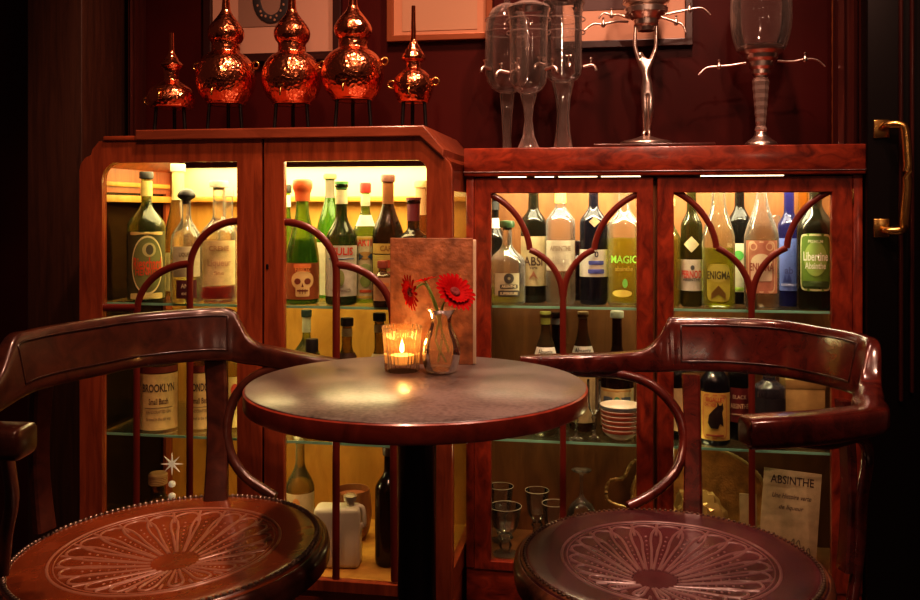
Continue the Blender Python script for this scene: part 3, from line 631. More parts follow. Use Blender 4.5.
bottle('near-black bottle with white label crossed by two blue banners', 'R', 593.5, .11, SH1R, 182, 13.8, 5.0, 222, 206, (.06, .07, .14), .4, group=G5,
       labels=[dict(y=(216, 227), shape='diamond', x=1, c=(.72, .56, .36)), dict(y=(249, 276), half=76, c=(.76, .74, .66), t=[('text', '0', 254, 6, 4, (.05, .05, .08), 3), ('bar', 3, 262, 8, 2, (.10, .12, .45)), ('bar', 3, 270.5, 8.5, 2.2, (.10, .12, .45))])])
bottle('clear bottle of yellow-green absinthe with bright green lettering', 'R', 624, .10, SH1R, 186, 16.5, 5.6, 226, 208, CLEAR, .12, liq=((.84, .84, .10), 238), group=G5, cap=((.8, .8, .7), 190, 'screw'),
       labels=[dict(y=(257, 262), half=2, c=(.5, .8, .2), t=[('text', 'MAGIC', 259, 7.5, 28, (.35, .85, .12)), ('text', 'absinthe', 268, 5, 18, (.45, .35, .05)), ('ring', 1, 282, 2.6, 4.5, 0, (.25, .75, .15)), ('ring', -2, 292, 10, 3.6, 0, (.82, .74, .15))])])
bottle('dark bottle standing behind the two centre bottles', 'R', 577, .205, SH1R, 240, 9, 4, 262, 254, (.10, .06, .10), .4, group=G5)
# --- right door
G6 = 'bottles on the top shelf behind the right tracery door'
bottle('yellow bottle mostly hidden by the left door stile', 'R', 668.5, .10, SH1R, 200, 12, 5, 240, 222, (.78, .74, .24), .3, liq=((.75, .7, .12), 240), group=G6, cap=((.5, .5, .2), 206, 'screw'))
bottle('dark olive bottle with white label reading PERNOD in red and a white diamond', 'R', 691.5, .105, SH1R, 180, 10.8, 4.8, 226, 210, (.18, .20, .06), .35, group=G6, labels=[dict(y=(236, 252), shape='diamond', c=(.78, .74, .50)), dict(y=(259, 290), half=78, c=(.80, .76, .66), t=[('text', 'PERNOD', 274, 7.5, 22, (.72, .08, .05)), ('ring', 1, 267, 2, 2.4, 0, (.1, .1, .1)), ('text', 'ABSINTHE', 279, 3.2, 18, (.1, .1, .1))])])
bottle('square clear bottle of green liquor with arched ENIGMA label', 'R', 718.5, .085, SH1R, 176, 15.8, 6.8, 240, 200, (.92, .94, .82), .14, liq=((.74, .80, .10), 248), square=True, group=G6,
       labels=[dict(y=(263, 300), shape='arch', rx=10.5, c=(.58, .56, .10), t=[('ring', 0, 272, 11.5, 9, 0, (.58, .56, .10)), ('text', 'ENIGMA', 274.5, 8, 24, (.10, .10, .03)), ('poly', [(-7, 298), (-7, 292), (0, 284), (7, 292), (7, 298), (0, 293)], (.35, .22, .05))])])
bottle('black bottle with green-leaf label behind the arched-label bottle', 'R', 739.5, .185, SH1R, 182, 11.5, 4.8, 222, 206, (.05, .06, .05), .4, group=G6, labels=[dict(y=(243, 291), half=76, c=(.74, .72, .56), t=[('ring', -1, 255, 5, 5, 0, (.12, .48, .10)), ('bar', 0, 288, 9, 1.6, (.4, .65, .1))])])
bottle('clear bottle with pink ornamental ENIGMA label on long sloping shoulders', 'R', 761.5, .09, SH1R, 176, 17, 5.2, 240, 196, (.94, .92, .90), .14, liq=((.84, .76, .62), 226), group=G6,
       labels=[dict(y=(240, 292), half=58, c=(.66, .34, .24), t=[('frame', 0, 266, 14, 25.5, (.80, .55, .36)), ('ring', 0, 262, 10.5, 9, .0, (.80, .72, .48)), ('bar', 0, 271, 10.5, 9, (.76, .60, .42)), ('text', 'ENIGMA', 266.5, 8, 24, (.35, .12, .08)), ('ring', -8, 246, 4, 4, .7, (.80, .55, .36)), ('ring', 8, 246, 4, 4, .7, (.80, .55, .36))])])
bottle('cobalt blue bottle with light blue label', 'R', 789, .150, SH1R, 180, 10.8, 5, 226, 212, (.16, .20, .88), .32, bc=(.12, .14, .75), group=G6, labels=[dict(y=(238, 290), half=70, c=(.24, .32, .74), t=[('text', 'ab', 270, 7, 8, (.1, .12, .4)), ('bar', 0, 284, 8, 1.2, (.45, .5, .85)), ('poly', [(-6, 282), (-4, 274), (-2, 280), (0, 272), (3, 281)], (.10, .14, .5))])])
bottle('dark bottle with large arched green label in white script', 'R', 815.5, .085, SH1R, 178, 18, 6, 228, 204, (.10, .11, .05), .35, group=G6,
       labels=[dict(y=(233, 290), shape='arch', rx=16, c=(.20, .34, .06), t=[('frame', 0, 261.5, 15.5, 28, (.62, .66, .34)), ('ring', 0, 258, 11, 17, 0, (.30, .46, .10)), ('text', 'Libertine', 256, 9, 24, (.82, .86, .72)), ('text', 'Absinthe', 265, 6.5, 20, (.75, .8, .62)), ('text', 'PREMIUM', 241, 3, 14, (.7, .74, .5)), ('bar', 0, 283, 13, 3.2, (.05, .09, .02))])])
bottle('amber-necked bottle behind the green arched label', 'R', 803, .20, SH1R, 180, 9, 5, 226, 212, (.90, .55, .10), .35, group=G6)
bottle('clear bottle with black and white label seen under the pink one', 'R', 775, .20, SH1R, 215, 11, 4, 245, 232, CLEAR, .2, group=G6, labels=[dict(y=(248, 285), c=(.74, .70, .55))])
# --- right cabinet second shelf
G7 = 'bottles on the second shelf of the tracery cabinet'
bottle('bottle with yellow-green foil top and white Absente collar', 'R', 545.5, .10, SH2R, 312, 13, 4.6, 362, 328, (.50, .40, .22), .25, foil=((.66, .72, .16), 324), group=G7, labels=[dict(y=(346, 354), half=62, shape='cone', c=(.84, .80, .74), t=[('text', 'Absente', 350.5, 5, 15, (.1, .1, .1))]), dict(y=(372, 420), c=(.6, .5, .3))])
bottle('brown bottle with wide white Absente collar right of the glazing bar', 'R', 583, .165, SH2R, 312, 13.5, 4.6, 366, 326, (.42, .24, .10), .3, foil=((.45, .30, .15), 318), group=G7, labels=[dict(y=(345, 352.5), half=68, shape='cone', c=(.84, .80, .74), t=[('text', 'Absente', 349.2, 5, 17, (.1, .1, .1))]), dict(y=(372, 420), c=(.6, .5, .3))])
bottle('black-necked bottle between the two Absente bottles', 'R', 556, .19, SH2R, 312, 11, 4.6, 362, 345, BK, .4, group=G7, neckl=((.3, .28, .26), 318, 324))
bottle('dark brown bottle with cream capsule and ornate medallion label behind the stacked bowls', 'R', 617, .185, SH2R, 312, 16.5, 5.2, 376, 345, (.14, .05, .03), .4, cap=((.7, .66, .5), 315, 'screw'), group=G7,
       labels=[dict(y=(386, 424), half=76, c=(.66, .56, .32), t=[('bar', 0, 388, 16, 1, (.5, .28, .08)), ('bar', 0, 397, 15, 3.2, (.12, .16, .22)), ('ring', 0, 398, 5, 6, 0, (.60, .48, .22)), ('ring', 0, 398, 3.4, 4.6, 0, (.10, .34, .16)), ('bar', 0, 406, 16, .8, (.5, .28, .08))])])
bottle('dark bottle labelled in cream at the left edge of the right door', 'R', 676, .12, SH2R, 340, 12, 5, 378, 362, (.10, .07, .08), .35, group=G7, labels=[dict(y=(386, 428), c=(.66, .50, .30))])
CAT = [(-4, 425), (-7, 420), (-6, 412), (-2, 407), (2, 403), (2.5, 399), (4, 402), (6, 402), (7.5, 399.5), (8.5, 405), (7, 409), (8, 416), (8.5, 423), (5, 420), (3, 425)]
bottle('dark bottle with yellow label showing a black cat', 'R', 715, .085, SH2R, 330, 15, 5, 382, 364, (.08, .07, .12), .35, group=G7, labels=[dict(y=(390, 437), half=66, c=(.74, .52, .16), t=[('frame', 0, 413.5, 12.5, 22, (.6, .25, .08)), ('text', 'BIGALLET', 397, 4.6, 19, (.55, .12, .05)), ('text', 'CHAT NOIR', 402, 3.5, 12, (.5, .1, .05), -5), ('poly', CAT, (.04, .02, .02)), ('bar', 0, 432, 9, 1, (.45, .1, .05))])])
bottle('dark bottle with wine-red label beside the black cat bottle', 'R', 739.5, .14, SH2R, 336, 12, 5, 376, 362, (.06, .05, .05), .4, group=G7, labels=[dict(y=(386, 420), half=74, c=(.26, .05, .05), t=[('text', 'BLACK', 395, 4, 14, (.7, .5, .35)), ('text', 'ABSINTHE', 404, 5, 18, (.75, .5, .3)), ('bar', 0, 412, 8, .8, (.6, .4, .25))])])
bottle('squat clear bottle with black label above the right chair arm', 'R', 769, .08, SH2R, 362, 16, 6, 388, 378, (.66, .66, .78), .2, group=G7, liq=((.3, .25, .4), 392), labels=[dict(y=(396, 430), half=70, c=(.05, .04, .05))])

# cream box on the second shelf
D = DEP(802, .13, D_RIGHT); s = D/F
t = thing('box', 'cream cardboard bottle box on the second shelf right of the squat bottle', 'box', W(U(802, .13, D_RIGHT), .13, SH2R, D_RIGHT), ROT)
hb = Z(378, D)-SH2R
obj('carton', boxes([(-.045, .045, -.04, .04, 0, hb)], .001), paper((.62, .46, .20)), t)
obj('lid_flap', boxes([(-.046, .046, -.041, .041, hb-.02, hb+.003)], .001), paper((.56, .40, .17)), t)

# decorated cup, stacked bowls, goblets
def dish_px(px, w, cab): 
    D0 = D_LEFT if cab == 'L' else D_RIGHT
    D = DEP(px, w, D0); return D, D/F, D0
D, s, D0 = dish_px(620.5, .085, 'R')
zc = SH2R
for k in range(6):
    R_ = (18.2+.4*k)*s
    t = thing('bowl', ['lowest bowl of the stacked striped bowls', 'second striped bowl from the bottom of the stack', 'third striped bowl from the bottom of the stack', 'fourth striped bowl from the bottom of the stack', 'fifth striped bowl, just under the top one', 'top bowl of the striped stack with its white inside showing'][k], 'bowl', W(U(620.5, .085, D0), .085, zc, D0), 0, 'stacked striped bowls')
    obj('body', lathe(cr([(R_*.4, 0), (R_*.55, .003), (R_*.85, .013), (R_, .026), (R_*1.0, .028), (R_*.96, .027), (R_*.80, .015), (R_*.5, .007), (0, .006)], 3), 36, 60), P('white glazed china', (.72, .62, .50), .25, coat=.5), t)
    obj('rim_stripe', lathe([(R_*.965, .0195), (R_*1.012, .0245), (R_*1.012, .027)], 36, cap=False), P('rust stripe', (.45, .10, .05) if k < 5 else (.2, .25, .3), .35) if k < 5 else P('slate rim stripe', (.20, .22, .26), .35), t)
    zc += .0115
GLC = glass('drinking glass', (.97, .97, .95), body=.02, rough=.04, gain=2.0, edge=.3, edgecol=(1, .9, .7))
def goblet(label, px, w, base, prof_px, cat='glass', group=None, inverted=False, ang=50, cab='R', name='drinking_glass', liq=None):
    D, s, D0 = dish_px(px, w, cab)
    t = thing(name, label, cat, W(U(px, w, D0), w, base, D0), 0, group)
    zb = base
    pr = [(a*s, max(0, Z(b, D)-base)) for a, b in prof_px]
    obj('glass_body', lathe(pr, 28, ang, cap=False), GLC, t)
    return t, s, D
G8 = 'stemmed glasses on the second shelf'
def stemglass(px, w, top, half, lab, g, base=SH2R, cab='R'):
    D, s, D0 = dish_px(px, w, cab); yb = HZ+(CAM-base)*F/D; h = yb-top
    pf = cr([(half*.8, yb), (half*.75, yb-h*.03), (1.6, yb-h*.08), (1.5, yb-h*.3), (2.8, yb-h*.36), (1.6, yb-h*.42), (half*.8, yb-h*.52), (half, yb-h*.75), (half*1.02, top)], 4)
    return goblet(lab, px, w, base, pf, group=g)
stemglass(576, .058, 385, 9, 'stemmed glass standing in front on the second shelf beside the table edge', G8)
stemglass(594, .075, 380, 7, 'stemmed glass behind the front one next to the stacked bowls', G8)
stemglass(563, .13, 392, 7, 'stemmed glass nearest the glazing bar on the second shelf', G8)
G9 = 'glasses on the floor of the tracery cabinet'
def absglass(px, w, top, half, lab):
    D, s, D0 = dish_px(px, w, 'R'); base = .162; yb = HZ+(CAM-base)*F/D; h = yb-top
    pf = [(0, yb), (half*.75, yb), (half*.78, yb-1.5), (4, yb-h*.06), (half*.32, yb-h*.12), (half*.42, yb-h*.20), (half*.30, yb-h*.28), (half*.5, yb-h*.36), (half*.36, yb-h*.43), (half*.6, yb-h*.50), (half*.82, yb-h*.62), (half*1.0, top), (half*.96, top), (half*.76, yb-h*.60), (0, yb-h*.50)]
    t, s, D = goblet(lab, px, w, base, pf, group=G9)
    obj('rim', tube([(half*s*math.cos(a), half*s*math.sin(a), Z(top, D)-base) for a in [2*PI*k/28 for k in range(28)]], .0007, 6, True), P('painted rim highlight', (.7, .65, .5), .1, spec=1), t)  # pale opaque ring, a painted highlight along the glass rim
absglass(505.5, .068, 506, 16, 'heavy absinthe glass with bulb stem in front, left of the right chair seat')
absglass(501, .16, 486, 12.5, 'absinthe glass behind the heavy one, by the left stile')
absglass(537, .15, 490, 12, 'absinthe glass behind the left edge of the right chair seat')
absglass(554, .10, 503, 12, 'low absinthe glass just left of the glazing bar')
D, s, D0 = dish_px(581.5, .13, 'R'); base = .162; yb = HZ+(CAM-base)*F/D
goblet('upside-down wine glass with its foot in the air', 581.5, .13, base, cr([(15, yb), (16, yb-20), (13, yb-42), (4, yb-52), (1.7, yb-58), (1.5, 480), (2.5, 474), (9, 471), (9.5, 469), (0, 468)], 4), name='wine_glass', group=G9)

# oval wicker tray, crumpled gold paper, ABSINTHE card
GT = P('gold wicker', (.42, .20, .055), .45, metal=.2, bump=.8, bscale=160, var=.3, vscale=40)
D, s, D0 = dish_px(700, .20, 'R')
t = thing('tray', 'large oval golden tray leaning on the cabinet back behind the bars', 'tray', W(U(700, .175, D0), .175, .162, D0), ROT)
a_, b_ = 66*s, (Z(447, D)-.162)/2
t.rotation_euler = (math.radians(-8), 0, ROT)
bm = bmesh.new(); rings = []
for k in range(9):
    q = 1-k/8; dz = .018*(1-q**6)
    rings.append([bm.verts.new((a_*q*math.cos(2*PI*i/56), dz, b_+b_*q*math.sin(2*PI*i/56))) for i in range(56)])
for A, B in zip(rings, rings[1:]):
    for i in range(56): bm.faces.new((A[i], A[(i+1) % 56], B[(i+1) % 56], B[i]))
bmesh.ops.remove_doubles(bm, verts=bm.verts[:], dist=1e-6); me = finish(bm)
obj('tray_bed', me, GT, t)
obj('rope_rim', tube([(a_*math.cos(2*PI*i/160), .0, b_+b_*math.sin(2*PI*i/160)) for i in range(160)], [.004+.0016*(i % 2) for i in range(160)], 8, True), P('beaded gold rim', (.55, .36, .14), .3, metal=.5), t)
hx = -a_*1.02
def tw(px, py): return (U(px, .195, D0)-U(700, .195, D0), -.012, Z(py, D)-.162)
obj('handle', tube(cr([tw(640, 460), tw(631, 467), tw(624, 480), tw(612, 483), tw(607, 492), tw(609, 503), tw(622, 508), tw(640, 510)], 7), [.0045+.0022*(k % 3 == 0) for k in range(50)], 8), P('ornate gilt', (.62, .42, .18), .25, metal=.7), t)
D, s, D0 = dish_px(700, .10, 'R')
bm = bmesh.new(); bmesh.ops.create_icosphere(bm, subdivisions=4, radius=1)
for v in bm.verts:
    n = math.sin(v.co.x*7+v.co.z*5)*.12+math.sin(v.co.y*11+v.co.x*9)*.10+abs(math.sin(v.co.z*13+v.co.x*6))*.10
    v.co *= 1+n; v.co = Vector((v.co.x*27*s, v.co.y*.045, max(0, v.co.z*34*s+33*s)))
tag(obj('gold_wrapping', finish(bm, True, 25), P('crumpled gold tissue', (.50, .34, .12), .3, metal=.4), None, W(U(695, .10, D0), .10, .162, D0), (0, 0, ROT)), 'crumpled gold cellophane bundle between the chair upright and glazing bar', 'wrapping')
D, s, D0 = dish_px(782, .06, 'R')
t = thing('card', 'cream card headed ABSINTHE propped in the bottom of the cabinet', 'card', W(U(786, .075, D0), .075, .162, D0), ROT)
hh = Z(474, D)-.162
t.rotation_euler = (math.radians(-6), math.radians(5), ROT)
cw = 28*s
lo = obj('card_sheet', boxes([(-cw, cw, -.001, .001, .0, hh)], .0004), paper((.66, .55, .36)), t)
def cardtext(st, yy, sz, wd, c, sh=0, x=0):
    me = textmesh(st, sz*s*1.35, wd*s, .008, sh)
    for v in me.vertices: v.co = (v.co.x+x*s, -.0018, v.co.y+yy)
    obj('lettering', me, ink(c), lo)
cardtext('ABSINTHE', hh-.025, 8.5, 42, (.08, .05, .04)); cardtext('Une Histoire verte', hh-.062, 5, 38, (.15, .1, .08), .3); cardtext('de liqueur', hh-.088, 4.5, 24, (.15, .1, .08), .3)
for k, (x, y) in enumerate([(-18, .07), (-6, .05), (6, .06), (16, .045)]):
    obj('pen_drawing', tube(cr([((x-5)*s, -.002, y), ((x-1)*s, -.002, y+.02), (x*s, -.002, y+.004), ((x+4)*s, -.002, y+.018), ((x+6)*s, -.002, y-.004)], 5), .0008, 5), ink((.1, .07, .05)), lo)
tag(obj('booklet', boxes([(-.02, .02, -.004, .004, 0, .17)], .001), paper((.50, .38, .22)), None, W(U(749, .10, D0), .10, .162, D0), (math.radians(-6), 0, ROT)), 'thin booklet edge-on just behind the ABSINTHE card', 'booklet')

# ------------------------------------------------------------------ copper stills
def copper():
    if 'copper' in MATS: return MATS['copper']
    m, n, l = _new('hammered copper'); b = n['Principled BSDF']
    b.inputs['Base Color'].default_value = (.93, .31, .15, 1); b.inputs['Metallic'].default_value = 1; b.inputs['Roughness'].default_value = .19
    tc = n.new('ShaderNodeTexCoord'); v = n.new('ShaderNodeTexVoronoi'); v.inputs['Scale'].default_value = 120
    l.new(tc.outputs['Object'], v.inputs['Vector']); bp = n.new('ShaderNodeBump'); bp.inputs['Strength'].default_value = .55; bp.inputs['Distance'].default_value = .0022
    l.new(v.outputs['Distance'], bp.inputs['Height']); l.new(bp.outputs['Normal'], b.inputs['Normal'])
    MATS['copper'] = m; return m
COP = copper(); COPS = P('smooth copper', (.92, .30, .14), .14, metal=1)
TOPL = HF+.0195
def still(label, px, w, pr_body, pr_head, pr_pipe, by, hooks, legx):
    D, s, D0 = dish_px(px, w, 'L')
    base = TOPL; t = thing('copper_still', label, 'still', W(U(px, w, D0), w, base, D0), ROT, 'copper stills on top of the cabinet')
    f = lambda pr: [(a*s, Z(b, D)-base) for a, b in pr]
    obj('pot', lathe(cr(f(pr_body), 5), 40, 50), COP, t)
    obj('onion_head', lathe(cr(f(pr_head), 5), 36, 50), COP, t)
    obj('pipe', lathe(f(pr_pipe), 20, 60), COPS, t)
    zb = Z(by, D)-base
    st = obj('stand', tube([(legx*s*math.cos(a), legx*s*math.sin(a), zb+.003) for a in [2*PI*k/28 for k in range(28)]], .004, 8, True), IRON, t)
    for k in range(3):
        a = PI*.5+2*PI*k/3 + .3
        obj('leg', tube([(legx*s*math.cos(a), legx*s*math.sin(a), zb+.002), (legx*s*1.15*math.cos(a), legx*s*1.15*math.sin(a), 0.0035)], .0045, 8), IRON, st)
    for hx, hy, sg in hooks:
        x = hx*s; z = Z(hy, D)-base
        obj('ring_handle', tube([(x+sg*(.008+.009*math.cos(q)), 0, z+.009*math.sin(q)) for q in [2*PI*k/16 for k in range(16)]], .0025, 7, True), BRASS, t)
        obj('handle_mount', boxes([(x-.005, x+.005, -.006, .006, z-.006, z+.006)], .002), COPS, t)
    R = max(a for a, b in pr_body)*s; zt = Z(by-9, D)-base
    tp = obj('tap', tube(cr([(0, -R*.75, zt+.012), (0, -R*1.02, zt+.010), (0, -R*1.08, zt), (0, -R*1.08, zt-.008)], 4), .003, 8), BRASS, t)
    obj('tap_lever', tube([(-.006, -R*1.02, zt+.018), (.006, -R*1.02, zt+.018)], .002, 6), BRASS, tp)
def big(cx, dy=0, sc=1.0):
    y = lambda v: v+dy
    body = [(0, y(102)), (17*sc, y(103)), (20*sc, y(100)), (26*sc, y(92)), (30*sc, y(78)), (28*sc, y(65)), (22*sc, y(56)), (16.5*sc, y(52)), (14*sc, y(50)), (13.9*sc, y(46))]
    head = [(13.8*sc, y(49)), (13.8*sc, y(42)), (16.5*sc, y(38)), (18*sc, y(33)), (17*sc, y(27)), (12.5*sc, y(20)), (7*sc, y(13)), (4.4*sc, y(8))]
    pipe = [(4.4*sc, y(9)), (3.4*sc, y(-6)), (2.8*sc, y(-50)), (2.6*sc, y(-52))]
    return body, head, pipe
b, h_, p = big(0, 2)
still('large hammered copper still, leftmost of the three big ones', 226, .16, b, h_, p, 105, [(-28, 66, -1), (28, 66, 1)], 17)
b, h_, p = big(0, 2)
still('large hammered copper still in the middle of the row', 292, .17, b, h_, p, 105, [(28, 66, 1)], 17)
b, h_, p = big(0, -2, 1.05)
still('largest copper still, right of the middle, with a brass ring handle', 353, .15, b, h_, p, 101, [(29, 62, 1), (-29, 64, -1)], 18)
def small(y0, sc, cxs=1):
    y = lambda v: y0+v*sc
    body = [(0, y(44)), (18*cxs, y(44)), (22*cxs, y(40)), (23.5*cxs, y(32)), (19*cxs, y(22)), (11*cxs, y(16)), (7.5*cxs, y(13)), (7.5*cxs, y(8))]
    head = [(7*cxs, y(10)), (8*cxs, y(2)), (11*cxs, y(-3)), (11*cxs, y(-5)), (7*cxs, y(-10)), (4*cxs, y(-16)), (2.6*cxs, y(-20))]
    pipe = [(2.6*cxs, y(-19)), (2.2*cxs, y(-32)), (2.2*cxs, y(-40))]
    return body, head, pipe
b, h_, p = small(69, .9)
still('smallest squat copper still at the left end', 171.5, .13, b, h_, p, 108, [(-23, 100, -1)], 15)
bd = [(0, 102), (13, 103), (17, 98), (20, 88), (19, 80), (13, 72), (8, 69), (7.5, 66)]
hd_ = [(7.5, 68), (8, 62), (11.5, 60), (11.5, 56), (8, 50), (4.5, 44), (2.8, 40)]
still('small slender copper still with a tall pipe at the right end', 413.5, .13, bd, hd_, [(2.8, 41), (2.2, 20), (2, 6)], 103, [(-19, 84, -1), (19, 82, 1)], 12)

# ------------------------------------------------------------------ absinthe fountains on the right cabinet
TOPR = 1.181
FG = glass('fountain glass', (.98, .97, .96), body=.035, bodycol=(1, .85, .75), rough=.07, gain=1.5, edge=.85, edgecol=(1, .82, .72))
WTR = glass('fountain glass thick', (.96, .94, .93), body=.10, bodycol=(1, .85, .75), rough=.06, gain=1, edge=.8, edgecol=(1, .82, .72))
def froot(px, w, label, base=TOPR):
    D, s, D0 = dish_px(px, w, 'R')
    t = thing('absinthe_fountain', label, 'fountain', W(U(px, w, D0), w, base, D0), ROT, 'absinthe fountains on the right cabinet')
    return t, D, s, (lambda pr: [(a*s, max(0, Z(b, D)-base)) for a, b in pr])
def tap(t, s, R, z, ang, ln=.018, mat=SILVER, glassy=False):
    c, n = math.cos(ang), math.sin(ang)
    q = lambda r, dz: (r*c, r*n, z+dz)
    tp = obj('tap', tube(cr([q(R*.9, -.003), q(R+ln*.5, 0), q(R+ln, .001), q(R+ln+.008, -.006), q(R+ln+.009, -.014)], 4), [.0045]*17, 8), mat, t)
    obj('tap_handle', tube(cr([(q(R+ln*.8, .002)), (q(R+ln*.8, .012)), (q(R+ln*.8+.003, .020))], 3), [.003, .0024, .0022, .0022, .0026, .0034, .004], 8), mat, tp)
    obj('tap_lever', tube([(q(R+ln*.8, .019)[0]-n*.007, q(R+ln*.8, .019)[1]+c*.007, z+.019), (q(R+ln*.8, .019)[0]+n*.007, q(R+ln*.8, .019)[1]-c*.007, z+.019)], .0022, 6), mat, tp)
def glassf(label, px, w, bowl, stem, lid, taps, ribbed=False, rings=(33, 20)):
    t, D, s, f = froot(px, w, label)
    obj('glass_bowl', lathe(f(bowl), 40, 45, cap=False), FG, t)
    me = lathe(f(stem), 32, 60, cap=False)
    if ribbed:
        for v in me.vertices:
            a = math.atan2(v.co.y, v.co.x); k = 1+.06*math.cos(16*a); v.co.x *= k; v.co.y *= k
    obj('stem', me, WTR, t)
    if lid: obj('lid', lathe(f(lid), 36, 45, cap=False), FG, t)
    R = max(a for a, b in bowl)*s
    for a, yy in taps: tap(t, s, R, Z(yy, D)-TOPR, a)
    for yy in rings:
        zz = Z(yy, D)-TOPR; obj('level_ring', tube([(R*math.cos(q), R*math.sin(q), zz) for q in [2*PI*k/36 for k in range(36)]], .0016, 6, True), WTR, t)  # added rings stand in for water-level bands and bright glass edges
bowlA = [(0, 94), (8, 93), (15, 89), (20, 82), (22, 74), (22, 33), (21, 22), (17.5, 14)]
glassf('glass fountain furthest left, with domed lid and straight tapering stem', 507, .198, bowlA, [(6.5, 92), (7.5, 95), (5.5, 115), (4.2, 140), (4.5, 148), (11, 150), (12, 151)], [(18.5, 15), (16, 10), (9, 5), (3, 3), (3, 0), (5, -4), (3, -8), (0, -9)], [(-PI*.75, 70), (-PI*.35, 70)])
bowlB = [(0, 95), (8, 94), (14, 90), (18, 83), (19, 74), (19, 28), (20.5, 14), (22, 9), (20, 6)]
glassf('glass fountain with flared foot in front of its neighbour', 528.5, .075, bowlB, [(7, 93), (8.5, 95), (5, 108), (4, 120), (6, 136), (10, 146), (12, 149)], [(21, 7), (14, 3), (6, 0), (2, -3), (4, -7), (0, -10)], [(-PI*.9, 72), (-PI*.15, 70)])
bowlC = [(0, 84), (8, 83), (14, 80), (17.5, 76), (19, 70), (19, 20), (20, 8), (22, 3), (19, 0)]
glassf('glass fountain with fluted stem and silver tap on the right', 563, .15, bowlC, [(10, 80), (10.5, 84), (7.5, 98), (6, 115), (7, 132), (9.5, 149)], [(20, 1), (12, -3), (3, -8), (0, -9)], [(0.05, 66), (-PI*.8, 66), (-PI*.42, 68)], True)
# board under the figure fountain
D, s, D0 = dish_px(655, .12, 'R')
bz = TOPR+.010
tag(obj('plinth_board', boxes([(U(593, .02, D0), U(716, .02, D0), .02, .22, TOPR+.0005, bz)], .003), TRIMM, None, (0, D0, 0), (0, 0, ROT)), 'dark thin wooden board under the figure-stemmed fountain', 'board')
# figure fountain
t, D, s, f = froot(646, .12, 'silver fountain whose stem is a standing figure with raised arms', bz)
obj('base', lathe(cr(f([(26, 146), (25, 142), (15, 139.5), (10, 138), (5, 136)]), 4), 36), SILVER, t)
def fig():
    k = s; z = lambda y: Z(y, D)-bz
    J = {'pel': (1.5, 0, z(84), 7.0), 'ch': (-.5, 0, z(73), 5.0), 'cs': (-1, 0, z(65), 6.4), 'nk': (-2.5, .5, z(58.5), 2.8), 'hd0': (-5, .8, z(56), 3.8), 'hd': (-7, .8, z(52), 4.6),
         'hl': (-1.2, 0, z(94), 5.6), 'kl': (-1.0, -2.2, z(112), 4.2), 'al': (-1.2, 0, z(131), 2.6), 'fl': (-3.2, -2.5, z(136), 2.0),
         'hr': (4.0, 0, z(94), 5.6), 'kr': (4.2, -3.0, z(110), 4.2), 'ar': (2.4, .6, z(130), 2.6), 'fr': (3.6, -2, z(136), 2.0),
         'sl': (-6.5, 0, z(61), 3.3), 'el': (-11, -.5, z(47), 2.6), 'wl': (-10.5, 0, z(28), 2.1), 'ml': (-10, 0, z(22), 2.2),
         'sr': (5.0, 0, z(61), 3.3), 'er': (9.8, 0, z(48), 2.6), 'wr': (10, 0, z(28), 2.1), 'mr': (10.5, 0, z(22), 2.2)}
    E = [('pel', 'ch'), ('ch', 'cs'), ('cs', 'nk'), ('nk', 'hd0'), ('hd0', 'hd'), ('pel', 'hl'), ('hl', 'kl'), ('kl', 'al'), ('al', 'fl'), ('pel', 'hr'), ('hr', 'kr'), ('kr', 'ar'), ('ar', 'fr'),
         ('cs', 'sl'), ('sl', 'el'), ('el', 'wl'), ('wl', 'ml'), ('cs', 'sr'), ('sr', 'er'), ('er', 'wr'), ('wr', 'mr')]
    names = list(J); me = bpy.data.meshes.new('fig')
    me.from_pydata([(J[n][0]*k, J[n][1]*k, J[n][2]) for n in names], [(names.index(a), names.index(b)) for a, b in E], [])
    o = bpy.data.objects.new('f', me); COL.objects.link(o)
    m = o.modifiers.new('s', 'SKIN'); m.use_smooth_shade = True
    for i, n in enumerate(names):
        v = me.skin_vertices[0].data[i]; v.radius = (J[n][3]*k, J[n][3]*k*.85); v.use_root = (n == 'pel')
    o.modifiers.new('ss', 'SUBSURF').levels = 2
    dg = bpy.context.evaluated_depsgraph_get(); dg.update()
    r = bpy.data.meshes.new_from_object(o.evaluated_get(dg)); bpy.data.objects.remove(o); r.shade_smooth(); return r
obj('figure', fig(), SILVER, t)
obj('bowl_cradle', lathe(f([(8, 31), (9, 27), (12, 25), (12.5, 20), (15, 19), (17, 16), (21, 14), (21.5, 9), (17, 6), (23, 3), (23, 1), (15, 0)]), 40, 35), SILVER, t)
obj('glass_bowl', lathe(cr(f([(14, 4), (22, 0), (27, -10), (27, -40), (20, -60)]), 4), 40, cap=False), FG, t)
def longtap(t, s, D, base, x0, y0, pts, dy=-.01):
    P3 = [(x*s, dy+q, Z(y, D)-base) for x, y, q in pts]
    tp = obj('tap', tube(cr(P3, 5), [.0034-.0012*i/(5*(len(P3)-1)) for i in range(5*(len(P3)-1)+1)], 8), SILVER, t)
    m = P3[len(P3)//2]
    obj('tap_valve', lathe(cr([(0, -.008), (.004, -.007), (.006, 0), (.003, .006), (.002, .012), (.0035, .015), (0, .018)], 3), 14, c=m), SILVER, tp)
longtap(t, s, D, bz, 0, 0, [(-18, 22, 0), (-30, 23, -.02), (-42, 26, -.03), (-52, 26, -.035), (-60, 32, -.04)])
longtap(t, s, D, bz, 0, 0, [(-16, 17, .02), (-26, 12, .03), (-34, 12, .03), (-42, 10, .03), (-47, 15, .03)])
longtap(t, s, D, bz, 0, 0, [(18, 16, 0), (30, 14, .0), (42, 12, .0), (54, 11, .0), (62, 18, .0)])
longtap(t, s, D, bz, 0, 0, [(14, 20, -.02), (22, 24, -.03), (28, 27, -.035), (34, 30, -.04), (37, 38, -.045)])
